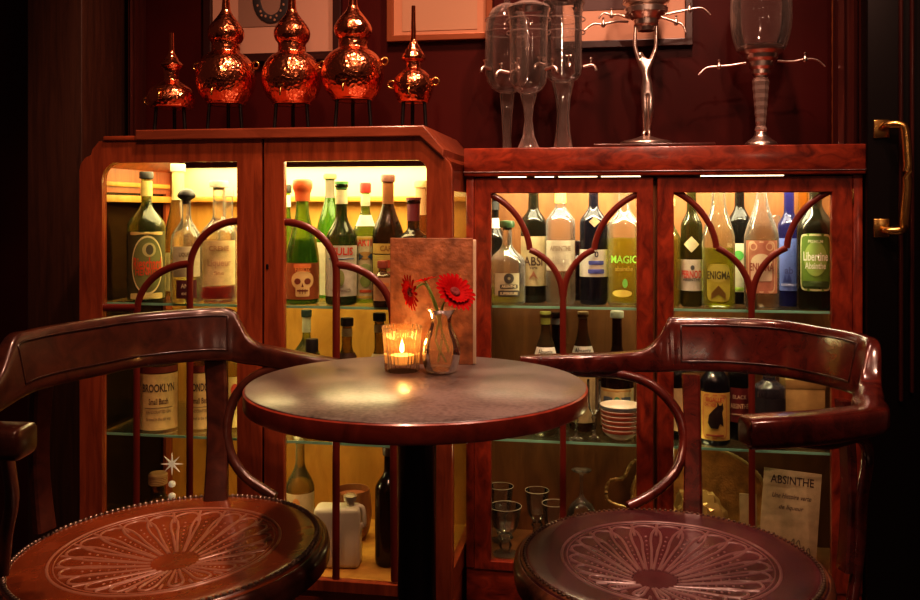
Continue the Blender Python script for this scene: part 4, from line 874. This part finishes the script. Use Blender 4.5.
# right fountain
t, D, s, f = froot(761, .12, 'fountain with rounded glass bowl on a faceted stem, furthest right')
obj('base', lathe(cr(f([(16, 147), (15, 143), (10, 139), (7, 136), (6, 132)]), 4), 32), SILVER, t)
me = lathe(f([(5, 134), (6.2, 130), (5.2, 127)] + [(4.6+.35*k+(.5 if k % 2 else 0), 126-4*k) for k in range(12)] + [(7, 78)]), 10, 10, cap=False); obj('stem', me, P('silvered faceted glass', (.75, .58, .50), .12, metal=.8), t)
obj('collar', lathe(f([(6.5, 80), (7, 76), (9, 74), (9, 70), (12, 67), (12.5, 62), (16, 59), (17, 55), (21, 52), (22, 48), (20, 46)]), 36, 35), SILVER, t)
obj('glass_bowl', lathe(cr(f([(0, 56), (20, 52), (25, 46), (29, 30), (30, 12), (29, -4), (24, -20), (22, -30)]), 4), 40, cap=False), FG, t)
longtap(t, s, D, TOPR, 0, 0, [(-15, 63, 0), (-28, 65, 0), (-41, 66, 0), (-53, 67, 0), (-61, 74, 0)])
longtap(t, s, D, TOPR, 0, 0, [(15, 62, 0), (30, 63, 0), (41, 61, 0), (52, 62, 0), (60, 69, 0)])

# ------------------------------------------------------------------ the table
TB = Vector((-.075, 1.54, 0)); TR = .295; TZ = .73
t = thing('round_table', 'small round bar table with worn dark top and red wood edge on a black post', 'table', TB)
def tabletop():
    if 'tabletop' in MATS: return MATS['tabletop']
    m, n, l = _new('worn dark tabletop'); b = n['Principled BSDF']; tc = n.new('ShaderNodeTexCoord')
    n1 = n.new('ShaderNodeTexNoise'); n1.inputs['Scale'].default_value = 7; n1.inputs['Detail'].default_value = 8
    n2 = n.new('ShaderNodeTexNoise'); n2.inputs['Scale'].default_value = 140; n2.inputs['Detail'].default_value = 5
    for q in (n1, n2): l.new(tc.outputs['Object'], q.inputs['Vector'])
    mx = n.new('ShaderNodeMath'); mx.operation = 'MULTIPLY_ADD'; mx.inputs[1].default_value = .7; l.new(n2.outputs['Fac'], mx.inputs[0]); l.new(n1.outputs['Fac'], mx.inputs[2])
    r = n.new('ShaderNodeValToRGB'); r.color_ramp.elements[0].position = .66; r.color_ramp.elements[1].position = 1.0
    r.color_ramp.elements[0].color = (.045, .033, .033, 1); r.color_ramp.elements[1].color = (.20, .165, .15, 1)
    l.new(mx.outputs[0], r.inputs['Fac']); l.new(r.outputs['Color'], b.inputs['Base Color'])
    rr = n.new('ShaderNodeMapRange'); rr.inputs['From Min'].default_value = .65; rr.inputs['From Max'].default_value = 1.05; rr.inputs['To Min'].default_value = .30; rr.inputs['To Max'].default_value = .46
    l.new(mx.outputs[0], rr.inputs['Value']); l.new(rr.outputs[0], b.inputs['Roughness'])
    b.inputs['Specular IOR Level'].default_value = 1.0; b.inputs['Coat Weight'].default_value = .35; b.inputs['Coat Roughness'].default_value = .2
    bp = n.new('ShaderNodeBump'); bp.inputs['Strength'].default_value = .12; bp.inputs['Distance'].default_value = .001; l.new(n2.outputs['Fac'], bp.inputs['Height']); l.new(bp.outputs['Normal'], b.inputs['Normal'])
    MATS['tabletop'] = m; return m
obj('table_top', lathe([(0, TZ-.004), (TR-.003, TZ-.004), (TR-.003, TZ-.0012), (TR-.0045, TZ), (0, TZ)], 96, 40), tabletop(), t)
obj('edge_band', lathe([(TR-.02, TZ-.032), (TR-.002, TZ-.032), (TR, TZ-.029), (TR, TZ-.004), (TR-.003, TZ-.002), (TR-.02, TZ-.0045)], 96, 40, cap=False), wood('table edge', (.17, .026, .015), (.40, .065, .034), scale=(6, 6, 6)), t)
obj('post', lathe([(.033, .02), (.034, TZ-.05), (.045, TZ-.036), (.10, TZ-.033)], 32, 40), P('black table post', (.012, .009, .010), .25, coat=.3), t)
obj('base', lathe([(.21, 0), (.21, .008), (.12, .02), (.04, .03)], 40, 30), IRON, t)

# ---- candle glass
def onTable(px, D): return Vector(((px-CX)/F*D, D, TZ))
D = 1.65; s = D/F
t = thing('candle_glass', 'ribbed clear tea-light glass with a burning candle on the table', 'candle holder', onTable(402, D))
hh = Z(326, D)-TZ
prof = [(0, 0), (15.6*s, 0), (16.4*s, .004), (16.8*s, hh*.35), (18.2*s, hh*.8), (20.4*s, hh), (19.2*s, hh), (17*s, hh*.8), (15*s, hh*.4), (14*s, .014), (0, .012)]
me = lathe(prof, 96, 50, cap=False)
for v in me.vertices:
    q = math.hypot(v.co.x, v.co.y)
    if q > 14.2*s and v.co.z < hh*.93:
        a = math.atan2(v.co.y, v.co.x); k = 1+.07*math.cos(22*a); v.co.x *= k; v.co.y *= k
CGL = glass('ribbed candle glass', (1, .95, .86), body=.07, bodycol=(1, .66, .30), rough=.06, gain=.9, edge=.35, edgecol=(1, .8, .6))  # amber body colour stands in for candle glow in the clear glass
obj('glass_cup', me, CGL, t)
obj('wax', lathe([(0, .015), (12*s, .015), (12*s, .030), (0, .031)], 28), P('warm wax', (1, .7, .35), .5, emit=(1, .45, .10), es=.3), t)
obj('wick', tube([(0, 0, .030), (.0006, 0, .036)], .0006, 6), IRON, t)
obj('flame', lathe(cr([(0, .033), (.0035, .037), (.0046, .042), (.003, .050), (0, .060)], 5), 16), P('flame', (1, .6, .2), .5, emit=(1, .55, .16), es=16), t)
# ---- vase
D = 1.635; s = D/F
vb = onTable(441, D)
t = thing('bud_vase', 'small clear bulbous glass vase holding red gerberas', 'vase', vb)
hh = Z(309, D)-TZ
pf = cr([(0, 0), (12*s, 0), (16*s, .006), (19*s, hh*.24), (18.4*s, hh*.45), (13*s, hh*.66), (10.5*s, hh*.78), (11.5*s, hh*.90), (15.5*s, hh)], 5)
obj('glass_body', lathe(pf, 36, 60, cap=False), CGL if 0 else glass('vase glass', (.95, .92, .86), body=.30, bodycol=(1, .66, .36), rough=.05, gain=.9, edge=.35, edgecol=(1, .78, .55)), t)  # warm body colour paints candlelight into the clear vase
obj('water', lathe([(0, .004), (14*s, .006), (17.6*s, hh*.24), (16.8*s, hh*.38), (0, hh*.38)], 28), glass('vase water', (.98, .95, .88), .05, (1, .8, .6)), t)
if 0: obj('handle', tube(cr([(9.5*s, 0, hh*.90), (19*s, 0, hh*.86), (21*s, 0, hh*.70), (15*s, 0, hh*.50)], 5), .0026, 8), MATS['vase glass'], t)
GREEN = P('flower stem green', (.16, .26, .05), .5)
def petal(l, w_):
    return [(0, 0), (w_*.6, l*.3), (w_, l*.65), (w_*.75, l*.92), (0, l), (-w_*.75, l*.92), (-w_, l*.65), (-w_*.6, l*.3)]
def gerbera(label, px, py, D, rpx, nrm, col, stempts, n=18):
    s = D/F; c = Vector(((px-CX)/F*D, D, Z(py, D)))
    t = thing('gerbera', label, 'flower', c, 0, 'red gerberas in the vase')
    z = Vector(nrm).normalized(); q = z.to_track_quat('Z', 'Y'); R = rpx*s
    for layer, (k, tilt, ln) in enumerate(((n, .25, 1.0), (n-4, .55, .72))):
        bm = bmesh.new()
        for i in range(k):
            a = 2*PI*i/k+layer*.2; l_ = R*ln*random.uniform(.9, 1.05); vs = []
            for x, y in petal(l_, R*.115):
                up = math.sin(tilt)*y*(1-.5*y/R)+abs(x)*.35
                p = Vector((x, y*math.cos(tilt)+.004, up)); p.rotate(Matrix.Rotation(a, 3, 'Z')); vs.append(bm.verts.new(p))
            cc = Vector((0, l_*.55*math.cos(tilt), math.sin(tilt)*l_*.42)); cc.rotate(Matrix.Rotation(a, 3, 'Z')); cv = bm.verts.new(cc)
            for j in range(8): bm.faces.new((cv, vs[j], vs[(j+1) % 8]))
        o = obj('petals', finish(bm, True, 60), col, t); o.rotation_mode = 'QUATERNION'; o.rotation_quaternion = q
    o = obj('flower_centre', lathe(cr([(R*.24, 0), (R*.26, R*.08), (R*.18, R*.18), (0, R*.14)], 3), 20, c=(0, 0, .001)), P('dark flower centre', (.18, .02, .02), .8, bump=1, bscale=400), t); o.rotation_mode = 'QUATERNION'; o.rotation_quaternion = q
    pts = [(0, 0, 0)] + [tuple(Vector(p)-c) for p in stempts]
    obj('stem', tube(cr(pts, 6), .0022, 8), GREEN, t)
RED = P('red petals', (.34, .002, .003), .7, spec=.1); RED2 = P('orange red petals', (.70, .012, .006), .7, spec=.1)
def vp(px, py, dd=0): return Vector(((px-CX)/F*(D+dd), D+dd, Z(py, D)))
gerbera('large dark red gerbera turned to the right above the vase', 454, 293, 1.62, 22, (.5, -.62, .6), RED, [vp(444, 303), vp(440, 318), vp(436, 340), vp(446, 362)], 24)
gerbera('bright red gerbera seen from the side, drooping left of the vase', 412, 292, 1.63, 18, (-.85, -.45, -.15), RED2, [vp(424, 284), vp(433, 300), vp(440, 325), vp(449, 352)], 16)
gerbera('small red gerbera facing up and back between the other two', 425, 281, 1.645, 11, (-.25, .1, 1), RED2, [vp(430, 290), vp(437, 308), vp(442, 335), vp(438, 362)], 14)
# ---- menu
D = 1.72; s = D/F
mb = onTable(431.5, D)
t = thing('menu', 'rust-brown mottled menu folder standing upright on the table behind the vase', 'menu', mb, math.radians(-3))
mw = 41.5*s; mh = Z(238, D)-TZ
CORK = P('mottled rust cover', (.29, .115, .048), .42, bump=1, bscale=90, var=.45, vscale=38)
obj('cover', boxes([(-mw, mw, -.0015, .0015, 0, mh)], .0012), CORK, t)
obj('pages', boxes([(-mw+.004, mw+.004, .002, .006, .002, mh-.005)], .0008), paper((.80, .66, .46)), t)
obj('cover', boxes([(-mw, mw+.006, .0065, .0095, 0, mh-.003)], .0012), P('pale menu back', (.72, .60, .44), .5), t)

# ------------------------------------------------------------------ chairs
def XY(px, py, z):   # point at height z seen at that pixel
    D = (CAM-z)*F/(py-HZ); return ((px-CX)/F*D, D)
def PD(px, py, D): return ((px-CX)/F*D, D, Z(py, D))
def rail(sec, n=7, k=20, power=4.5, lean=0):
    """solid rail through sections (x, y, zbottom, ztop, halfwidth)"""
    S = cr(sec, n); bm = bmesh.new(); rings = []
    for i, (x, y, zb, zt, hw) in enumerate(S):
        a = S[max(0, i-1)]; b = S[min(len(S)-1, i+1)]
        tx, ty = b[0]-a[0], b[1]-a[1]; L = math.hypot(tx, ty) or 1; nx, ny = -ty/L, tx/L
        e = 1.0
        ring = []
        for j in range(k):
            q = 2*PI*(j+.5)/k; c, s_ = math.cos(q), math.sin(q)
            u = math.copysign(abs(c)**(2/power), c)*hw*e; v = math.copysign(abs(s_)**(2/power), s_)
            ln = lean*max(0, (zt-zb)-.045)/.065*(v+.6)
            ring.append(bm.verts.new((x+nx*(u+ln), y+ny*(u+ln), (zb+zt)/2+v*(zt-zb)/2)))
        rings.append(ring)
    for A, B in zip(rings, rings[1:]):
        for j in range(k): bm.faces.new((A[j], A[(j+1) % k], B[(j+1) % k], B[j]))
    for R_ in (rings[0], rings[-1]):
        c = Vector((0, 0, 0))
        for v in R_: c += v.co
        c /= k; cv = bm.verts.new(c)
        for j in range(k): bm.faces.new((cv, R_[j], R_[(j+1) % k]))
    bmesh.ops.recalc_face_normals(bm, faces=bm.faces[:])
    return finish(bm, True, 45), S
def seat_parts(root, c, a, b, ang, z0, tilt, leather, relief, rimmat, stud, focal, relief_angle, studk=1.0):
    """padded seat in the root's frame, with studs and an embossed medallion"""
    seatrot = Matrix.Rotation(ang, 4, 'Z')
    TM = Matrix.Translation((c[0], c[1], z0)) @ Matrix.Rotation(tilt[0], 4, 'X') @ Matrix.Rotation(tilt[1], 4, 'Y') @ seatrot
    N = 72
    def ell(q, k=1, z=0): return Vector((a*k*math.cos(q), b*k*math.sin(q), z))
    bm = bmesh.new(); prof = [(0, -.006), (.3, -.005), (.6, -.002), (.82, .002), (.90, .003), (.955, 0), (.975, -.006), (.975, -.02), (0, -.02)]
    rings = []
    for k, z in prof:
        if k == 0: rings.append([bm.verts.new((0, 0, z))])
        else: rings.append([bm.verts.new(ell(2*PI*i/N, k, z)) for i in range(N)])
    for A, B in zip(rings, rings[1:]):
        for i in range(N):
            j = (i+1) % N
            if len(A) == 1: bm.faces.new((A[0], B[i], B[j]))
            elif len(B) == 1: bm.faces.new((A[j], A[i], B[0]))
            else: bm.faces.new((A[i], A[j], B[j], B[i]))
    bmesh.ops.recalc_face_normals(bm, faces=bm.faces[:])
    seat = obj('seat', finish(bm, True, 60), leather, root); seat.matrix_local = TM
    # frame ring
    bm = bmesh.new(); rings = []
    for k, z in [(.95, -.004), (.975, -.003), (1.0, -.008), (1.008, -.02), (1.0, -.042), (.9, -.044), (.9, -.02)]:
        rings.append([bm.verts.new(ell(2*PI*i/N, k, z)) for i in range(N)])
    for A, B in zip(rings, rings[1:]+rings[:1]):
        for i in range(N): bm.faces.new((A[i], A[(i+1) % N], B[(i+1) % N], B[i]))
    bmesh.ops.recalc_face_normals(bm, faces=bm.faces[:])
    fr = obj('seat_frame', finish(bm, True, 45), rimmat, root); fr.matrix_local = TM
    def ztop(x, y):
        q = math.hypot(x/a, y/b)
        for (k0, z0_), (k1, z1_) in zip(prof, prof[1:]):
            if k0 <= q <= k1: return z0_+(z1_-z0_)*(q-k0)/(k1-k0)
        return 0
    # nail heads
    ks = studk; sm = lathe(cr([(.0048*ks, -.001), (.0045*ks, .0015), (.0028*ks, .004*ks), (0, .0048*ks)], 3), 10)
    M = 150; cand = []
    for i in range(M):
        q = 2*PI*i/M; p = ell(q, .935, .0018); g = TM @ p
        cand.append((g.y, p))
    cand.sort(key=lambda e: -e[0])
    for _, p in cand[:98]: obj('nail_head', sm, stud, seat, p)
    bm = bmesh.new()
    for _, p in cand[98:]: lathe_bm(bm, [(.0044, -.001), (.0038, .002), (0, .004)], 8, p)
    o = obj('nail_heads', finish(bm), stud, seat); o['kind'] = 'stuff'
    obj('trim_band', tube([ell(2*PI*i/N, .935, -.0004) for i in range(N)], .0062, 8, True, flat=.35), rimmat, seat)
    # embossed rosette: ring, petals, beads
    mr = min(a, b)*.70; fx, fy = focal
    bm = bmesh.new()
    def onseat(x, y, dz=.0): return (x, y, ztop(x, y)+dz)
    def emb(pts, r, closed=False): tube_bm(bm, [onseat(x, y, .0002) for x, y in pts], r, 6, closed, flat=.75)
    ca, sa = math.cos(relief_angle), math.sin(relief_angle)
    emb([(mr*a/b*math.cos(q)*1.0, mr*math.sin(q)) for q in [2*PI*i/80 for i in range(80)]], .0026, True)
    emb([(mr*a/b*math.cos(q)*.95, mr*math.sin(q)*.95) for q in [2*PI*i/80 for i in range(80)]], .0011, True)
    NP = 22
    for i in range(NP):
        q = 2*PI*(i+.5)/NP; ex, ey = mr*a/b*.9*math.cos(q), mr*.9*math.sin(q)
        dx, dy = ex-fx, ey-fy; L = math.hypot(dx, dy); ux, uy = dx/L, dy/L; px_, py_ = -uy, ux
        wd = L*.135+.003
        lp = []
        for k in range(-7, 8):
            tt = abs(k)/7; rad = 1-tt**1.0
            if k == 0: pass
            along = fx+0, 0
            rr = L*(.24+.76*math.cos(PI/2*tt)**.55)
            ww = wd*math.copysign(math.sin(PI*min(1, (1-tt)*.5+.5) if 0 else PI*(tt**.8)*.5+0)*(1-.82*tt**3), k)
            lp.append((fx+ux*rr+px_*ww, fy+uy*rr+py_*ww))
        emb(lp, .0025)
        for k in range(7):
            rr = L*(.36+.075*k)
            p = onseat(fx+ux*rr, fy+uy*rr); lathe_bm(bm, [(.0026*(.5+.09*k), -.0005), (.002*(.5+.09*k), .001), (0, .0016)], 7, p)
        q2 = 2*PI*i/NP; sx, sy = mr*a/b*.93*math.cos(q2), mr*.93*math.sin(q2)
        emb([(sx, sy), (fx+(sx-fx)*.80, fy+(sy-fy)*.80)], .0026)
    bmesh.ops.recalc_face_normals(bm, faces=bm.faces[:])
    o = obj('embossed_rosette', finish(bm, True, 60), relief, seat)
    return TM
def chair(label, sec, panel, seatargs, uprights, loops, legs, wood_, arm_end=None):
    root = thing('armchair', label, 'chair', (seatargs['c'][0], seatargs['c'][1], 0))
    ox, oy = seatargs['c']
    L = lambda p: (p[0]-ox, p[1]-oy, p[2])
    me, S = rail([(x-ox, y-oy, zb, zt, hw) for x, y, zb, zt, hw in sec], lean=-.013*panel[4])
    obj('back_and_arm_rail', me, wood_, root)
    # raised moulding following the inside face of the crest
    i0, i1, mz0, mz1, side = panel; i0 *= 7; i1 *= 7
    def face(i, q):
        x, y, zb, zt, hw = S[i]; a = S[max(0, i-1)]; b = S[min(len(S)-1, i+1)]
        tx, ty = b[0]-a[0], b[1]-a[1]; l_ = math.hypot(tx, ty); nx, ny = -ty/l_*side, tx/l_*side
        e = hw-.0005-.013*max(0, (zt-zb)-.045)/.065*(2*q-1+.6)
        return (x+nx*e, y+ny*e, zb+(zt-zb)*q)
    lp = [face(i, mz1) for i in range(i0, i1+1)] + [face(i1, mz1+(mz0-mz1)*k/5) for k in range(1, 5)] + [face(i, mz0) for i in range(i1, i0-1, -1)] + [face(i0, mz0+(mz1-mz0)*k/5) for k in range(1, 5)]
    obj('crest_moulding', tube(lp, .0021, 8, True), P('dark carved moulding', (.03, .008, .006), .3, coat=.4), root)
    seat_parts(root, (0, 0), **{k: v for k, v in seatargs.items() if k != 'c'})
    for p0, p1, w0, th in uprights:
        p0, p1 = Vector(L(p0)), Vector(L(p1)); d = (p1-p0)
        bm = bmesh.new(); c = Vector((-(p0.y), p0.x, 0)).normalized() if 0 else None
        rad = Vector((p0.x, p0.y, 0)).normalized(); tg = Vector((-rad.y, rad.x, 0)); rings = []
        for k in range(7):
            q = k/6; p = p0+d*q+rad*(.010*math.sin(PI*q)); w_ = w0*(1-.12*math.sin(PI*q))
            rings.append([bm.verts.new(p+tg*w_*sx+rad*th*sy) for sx, sy in ((-1, -.6), (-.8, -1), (.8, -1), (1, -.6), (1, .6), (.8, 1), (-.8, 1), (-1, .6))])
        for A, B in zip(rings, rings[1:]):
            for j in range(8): bm.faces.new((A[j], A[(j+1) % 8], B[(j+1) % 8], B[j]))
        bm.faces.new(rings[0]); bm.faces.new(rings[-1]); bmesh.ops.recalc_face_normals(bm, faces=bm.faces[:])
        obj('back_upright', finish(bm, True, 35), wood_, root)
    for lp, r in loops: obj('arm_support', tube(cr([L(p) for p in lp], 7), r, 12), wood_, root)
    for (x, y, x2, y2) in legs:
        obj('leg', tube(cr([(x, y, .425), ((x+x2)/2*.98, (y+y2)/2*.98, .24), (x2, y2, .005)], 6), [.019-.005*k/12 for k in range(13)], 12), wood_, root)
    N = 40; rr = seatargs['b']*.78
    obj('leg_ring', tube([(rr*math.cos(2*PI*k/N), rr*math.sin(2*PI*k/N), .24) for k in range(N)], .009, 10, True), wood_, root)
    return root
LEATH = P('russet leather', (.23, .055, .017), .26, coat=.5, bump=.25, bscale=45, var=.35, vscale=9)
RELL = P('pale worn relief', (.36, .16, .10), .32, coat=.3)
LEATHR = P('dark plum leather', (.075, .022, .028), .24, coat=.5, bump=.3, bscale=45, var=.4, vscale=9)
RELR = P('plum relief', (.17, .085, .085), .3, coat=.3)
STUD = P('dull steel nail heads', (.34, .26, .22), .3, metal=.9)
STUDR = P('dark bronze nail heads', (.12, .075, .05), .4, metal=.7)
SZ = .44
# right chair
def S_(px, py, z, zb, hw, ztop=None): x, y = XY(px, py, z); return (x, y, zb, z if ztop is None else ztop, hw)
secR = [S_(520, 356, .720, .695, .012), S_(535, 355, .722, .690, .020), S_(565, 354, .724, .686, .023), S_(600, 353, .726, .684, .023), S_(632, 351, .728, .684, .021),
        (.402, 1.893, .684, .737, .018), (.424, 1.89, .685, .760, .016), (.444, 1.885, .687, .796, .015), (.470, 1.882, .688, .800, .014), (.56, 1.862, .69, .802, .014), (.65, 1.815, .69, .802, .014), (.700, 1.745, .69, .799, .014), (.722, 1.690, .69, .799, .014), (.733, 1.640, .69, .797, .014),
        (.733, 1.605, .688, .788, .015), (.724, 1.565, .684, .735, .019), (.708, 1.53, .680, .721, .023), (.680, 1.475, .678, .720, .026), (.65, 1.405, .676, .720, .027), (.56, 1.362, .674, .720, .028), (.48, 1.336, .674, .722, .028), (.438, 1.328, .674, .721, .0275), (.431, 1.327, .675, .720, .0265), (.4285, 1.3265, .679, .716, .022)]
cR = (.352, 1.496)
chair('dark plum leather armchair with curved crest, right of the table', secR, (8, 13, .20, .86, -1),
      dict(c=cR, a=.258, b=.262, ang=.6, z0=SZ, tilt=(0, 0), leather=LEATHR, relief=RELR, rimmat=wood('worn seat rim', (.05, .018, .012), (.22, .085, .04), scale=(20, 20, 20)), stud=STUDR, focal=(-.095, -.050), relief_angle=0, studk=.62),
      [(PD(693, 520, 1.74), PD(691, 374, 1.865), .019, .009), (PD(845, 570, 1.56), PD(843, 400, 1.63), .017, .009)],
      [([PD(548, 366, 1.885), PD(580, 372, 1.88), PD(620, 374, 1.875), PD(652, 385, 1.86), PD(676, 410, 1.84), PD(684, 440, 1.82), PD(676, 470, 1.79), PD(655, 492, 1.765), PD(628, 507, 1.745)], .0105),
       ([PD(790, 440, 1.37), PD(830, 443, 1.42), PD(858, 437, 1.49), PD(868, 455, 1.54), PD(862, 500, 1.56), PD(858, 560, 1.555), PD(846, 640, 1.52)], .0105)],
      [(-.15, -.17, -.19, -.21), (.16, -.16, .20, -.20), (-.15, .17, -.19, .22), (.17, .16, .22, .21)], CHAIRR)
# left chair
secL = [S_(338, 359, .726, .702, .012), S_(325, 357, .728, .698, .020), S_(300, 352.5, .736, .698, .023), (-.39, 1.845, .702, .745, .021), (-.422, 1.85, .706, .752, .019), (-.445, 1.852, .708, .768, .016), (-.466, 1.852, .712, .802, .014), (-.486, 1.850, .716, .823, .014), (-.55, 1.83, .718, .824, .014),
        (-.64, 1.76, .718, .823, .014), (-.690, 1.680, .716, .821, .014), (-.725, 1.610, .716, .820, .014), (-.745, 1.555, .715, .818, .014), (-.756, 1.515, .710, .812, .015),
        (-.765, 1.46, .700, .760, .018), (-.772, 1.39, .690, .733, .024), (-.765, 1.32, .688, .732, .029), (-.73, 1.26, .686, .731, .031), (-.66, 1.238, .685, .731, .032), (-.62, 1.234, .685, .731, .032), (-.606, 1.234, .686, .730, .031), (-.602, 1.234, .691, .725, .026)]
cL = (-.508, 1.534)
chair('russet leather armchair with nail-studded seat, left of the table', secL, (7, 13, .22, .86, 1),
      dict(c=cL, a=.284, b=.264, ang=-.5, z0=SZ+.006, tilt=(math.radians(1), math.radians(-4)), leather=LEATH, relief=RELL, rimmat=CHAIRW, stud=STUD, focal=(.070, -.043), relief_angle=0),
      [(PD(216, 500, 1.76), PD(216, 357, 1.855), .024, .009), (PD(45, 530, 1.62), PD(42, 388, 1.62), .022, .009)],
      [([PD(318, 366, 1.815), PD(285, 368, 1.83), PD(256, 376, 1.835), PD(236, 396, 1.83), PD(227, 425, 1.815), PD(230, 452, 1.80), PD(245, 476, 1.785), PD(275, 497, 1.765)], .0105),
       ([PD(5, 445, 1.28), PD(9, 470, 1.33), PD(12, 500, 1.37), PD(6, 535, 1.38), PD(2, 575, 1.38)], .0105)],
      [(-.15, -.17, -.19, -.21), (.16, -.16, .20, -.20), (-.15, .17, -.19, .20), (.16, .16, .20, .20)], CHAIRW)

# ------------------------------------------------------------------ light
def area(name, loc, rot, sx, sy, power, col, spread=None):
    l = bpy.data.lights.new(name, 'AREA'); l.shape = 'RECTANGLE'; l.size = sx; l.size_y = sy; l.energy = power; l.color = col
    if spread: l.spread = math.radians(spread)
    o = bpy.data.objects.new(name, l); COL.objects.link(o); o.location = loc; o.rotation_euler = rot; return o
def aim(o, tgt):
    o.rotation_euler = (Vector(tgt)-o.location).to_track_quat('-Z', 'Y').to_euler()
WARM = (1, .80, .38)
uc = (uL0+uL1)/2
area('cabinet_lamp', W(uc, .21, 1.160, D_LEFT), (0, 0, ROT), .74, .34, 7.8, WARM)
uc = (uR0+uR1)/2
o = area('cabinet_lamp', W(uc, .050, 1.112, D_RIGHT), (math.radians(15), 0, ROT), .84, .015, 3.2, (1, .84, .52))
area('cabinet_lamp', W(uc, .135, 1.155, D_RIGHT), (0, 0, ROT), .84, .20, 7.5, (1, .86, .56))
def spot(name, loc, tgt, power, col, ang, blend=.6, rad=.04):
    l = bpy.data.lights.new(name, 'SPOT'); l.energy = power; l.color = col; l.spot_size = math.radians(ang); l.spot_blend = blend; l.shadow_soft_size = rad
    o = bpy.data.objects.new(name, l); COL.objects.link(o); o.location = loc; aim(o, tgt); return o
spot('overhead_spot', (-.35, .55, 2.5), (-.45, 1.9, .9), 44, (1, .54, .33), 60)
spot('overhead_spot', (.45, .5, 2.5), (.45, 1.9, .9), 36, (1, .52, .36), 60)
spot('overhead_spot', (-.2, 1.55, 2.6), (-.2, 2.2, 1.3), 54, (1, .50, .34), 90)
spot('overhead_spot', (.5, 1.55, 2.6), (.45, 2.2, 1.3), 56, (1, .56, .42), 90)
spot('overhead_spot', (.25, .5, 2.1), (.38, 2.25, 1.32), 24, (1, .58, .42), 32, .6)  # extra spot added to lift the glass fountains and their silver
spot('overhead_spot', (0, 1.2, 2.5), (-.05, 1.5, .73), 10, (1, .62, .42), 40)
spot('overhead_spot', (1.1, .9, 2.3), (.65, 1.6, .75), 26, (1, .60, .42), 45, .5, .02)
def lamp(name, loc, power, col, rad):
    l = bpy.data.lights.new(name, 'POINT'); l.energy = power; l.color = col; l.shadow_soft_size = rad
    o = bpy.data.objects.new(name, l); COL.objects.link(o); o.location = loc; return o
for x, y, z, p_ in ((-.9, -1.2, 1.65, 1.5), (.1, -1.4, 1.7, 2.5), (1.2, -.9, 1.7, 3.5)): lamp('crest_highlight_lamp', (x, y, z), p_, (1, .62, .42), .05)  # unseen point lights added behind the camera for the crest highlights
lamp('low_cabinet_fill', W((uL0+uL1)/2, .08, .46, D_LEFT), .8, WARM, .03)  # fill lights added low inside both cabinets, no fitting stands there
lamp('low_cabinet_fill', W(uR0+.16, .05, .44, D_RIGHT), .16, WARM, .02)
lamp('low_cabinet_fill', W(uR0+.55, .06, .44, D_RIGHT), .18, WARM, .02)
l = bpy.data.lights.new('candle_light', 'POINT'); l.energy = .28; l.color = (1, .5, .16); l.shadow_soft_size = .01
o = bpy.data.objects.new('candle_light', l); COL.objects.link(o); o.location = onTable(402.5, 1.65)+Vector((0, 0, .068))
w = bpy.data.worlds.new('bar dusk'); SC.world = w; w.use_nodes = True
w.node_tree.nodes['Background'].inputs[0].default_value = (.50, .20, .14, 1); w.node_tree.nodes['Background'].inputs[1].default_value = .06

# ------------------------------------------------------------------ camera
cam = bpy.data.cameras.new('camera'); cam.sensor_width = 36; cam.sensor_fit = 'HORIZONTAL'; cam.lens = 36*F/920
cam.shift_y = -(300-HZ)/920; cam.clip_start = .05
co = bpy.data.objects.new('camera', cam); COL.objects.link(co); co.location = (0, 0, CAM); co.rotation_euler = (PI/2, 0, 0)
SC.camera = co
SC.view_settings.view_transform = 'Standard'
SC.view_settings.look = 'Medium High Contrast'
SC.view_settings.exposure = 0.22
SC.cycles.use_denoising = True
SC.cycles.max_bounces = 10; SC.cycles.transparent_max_bounces = 24
SC.cycles.sample_clamp_indirect = 3
bpy.context.view_layer.update()
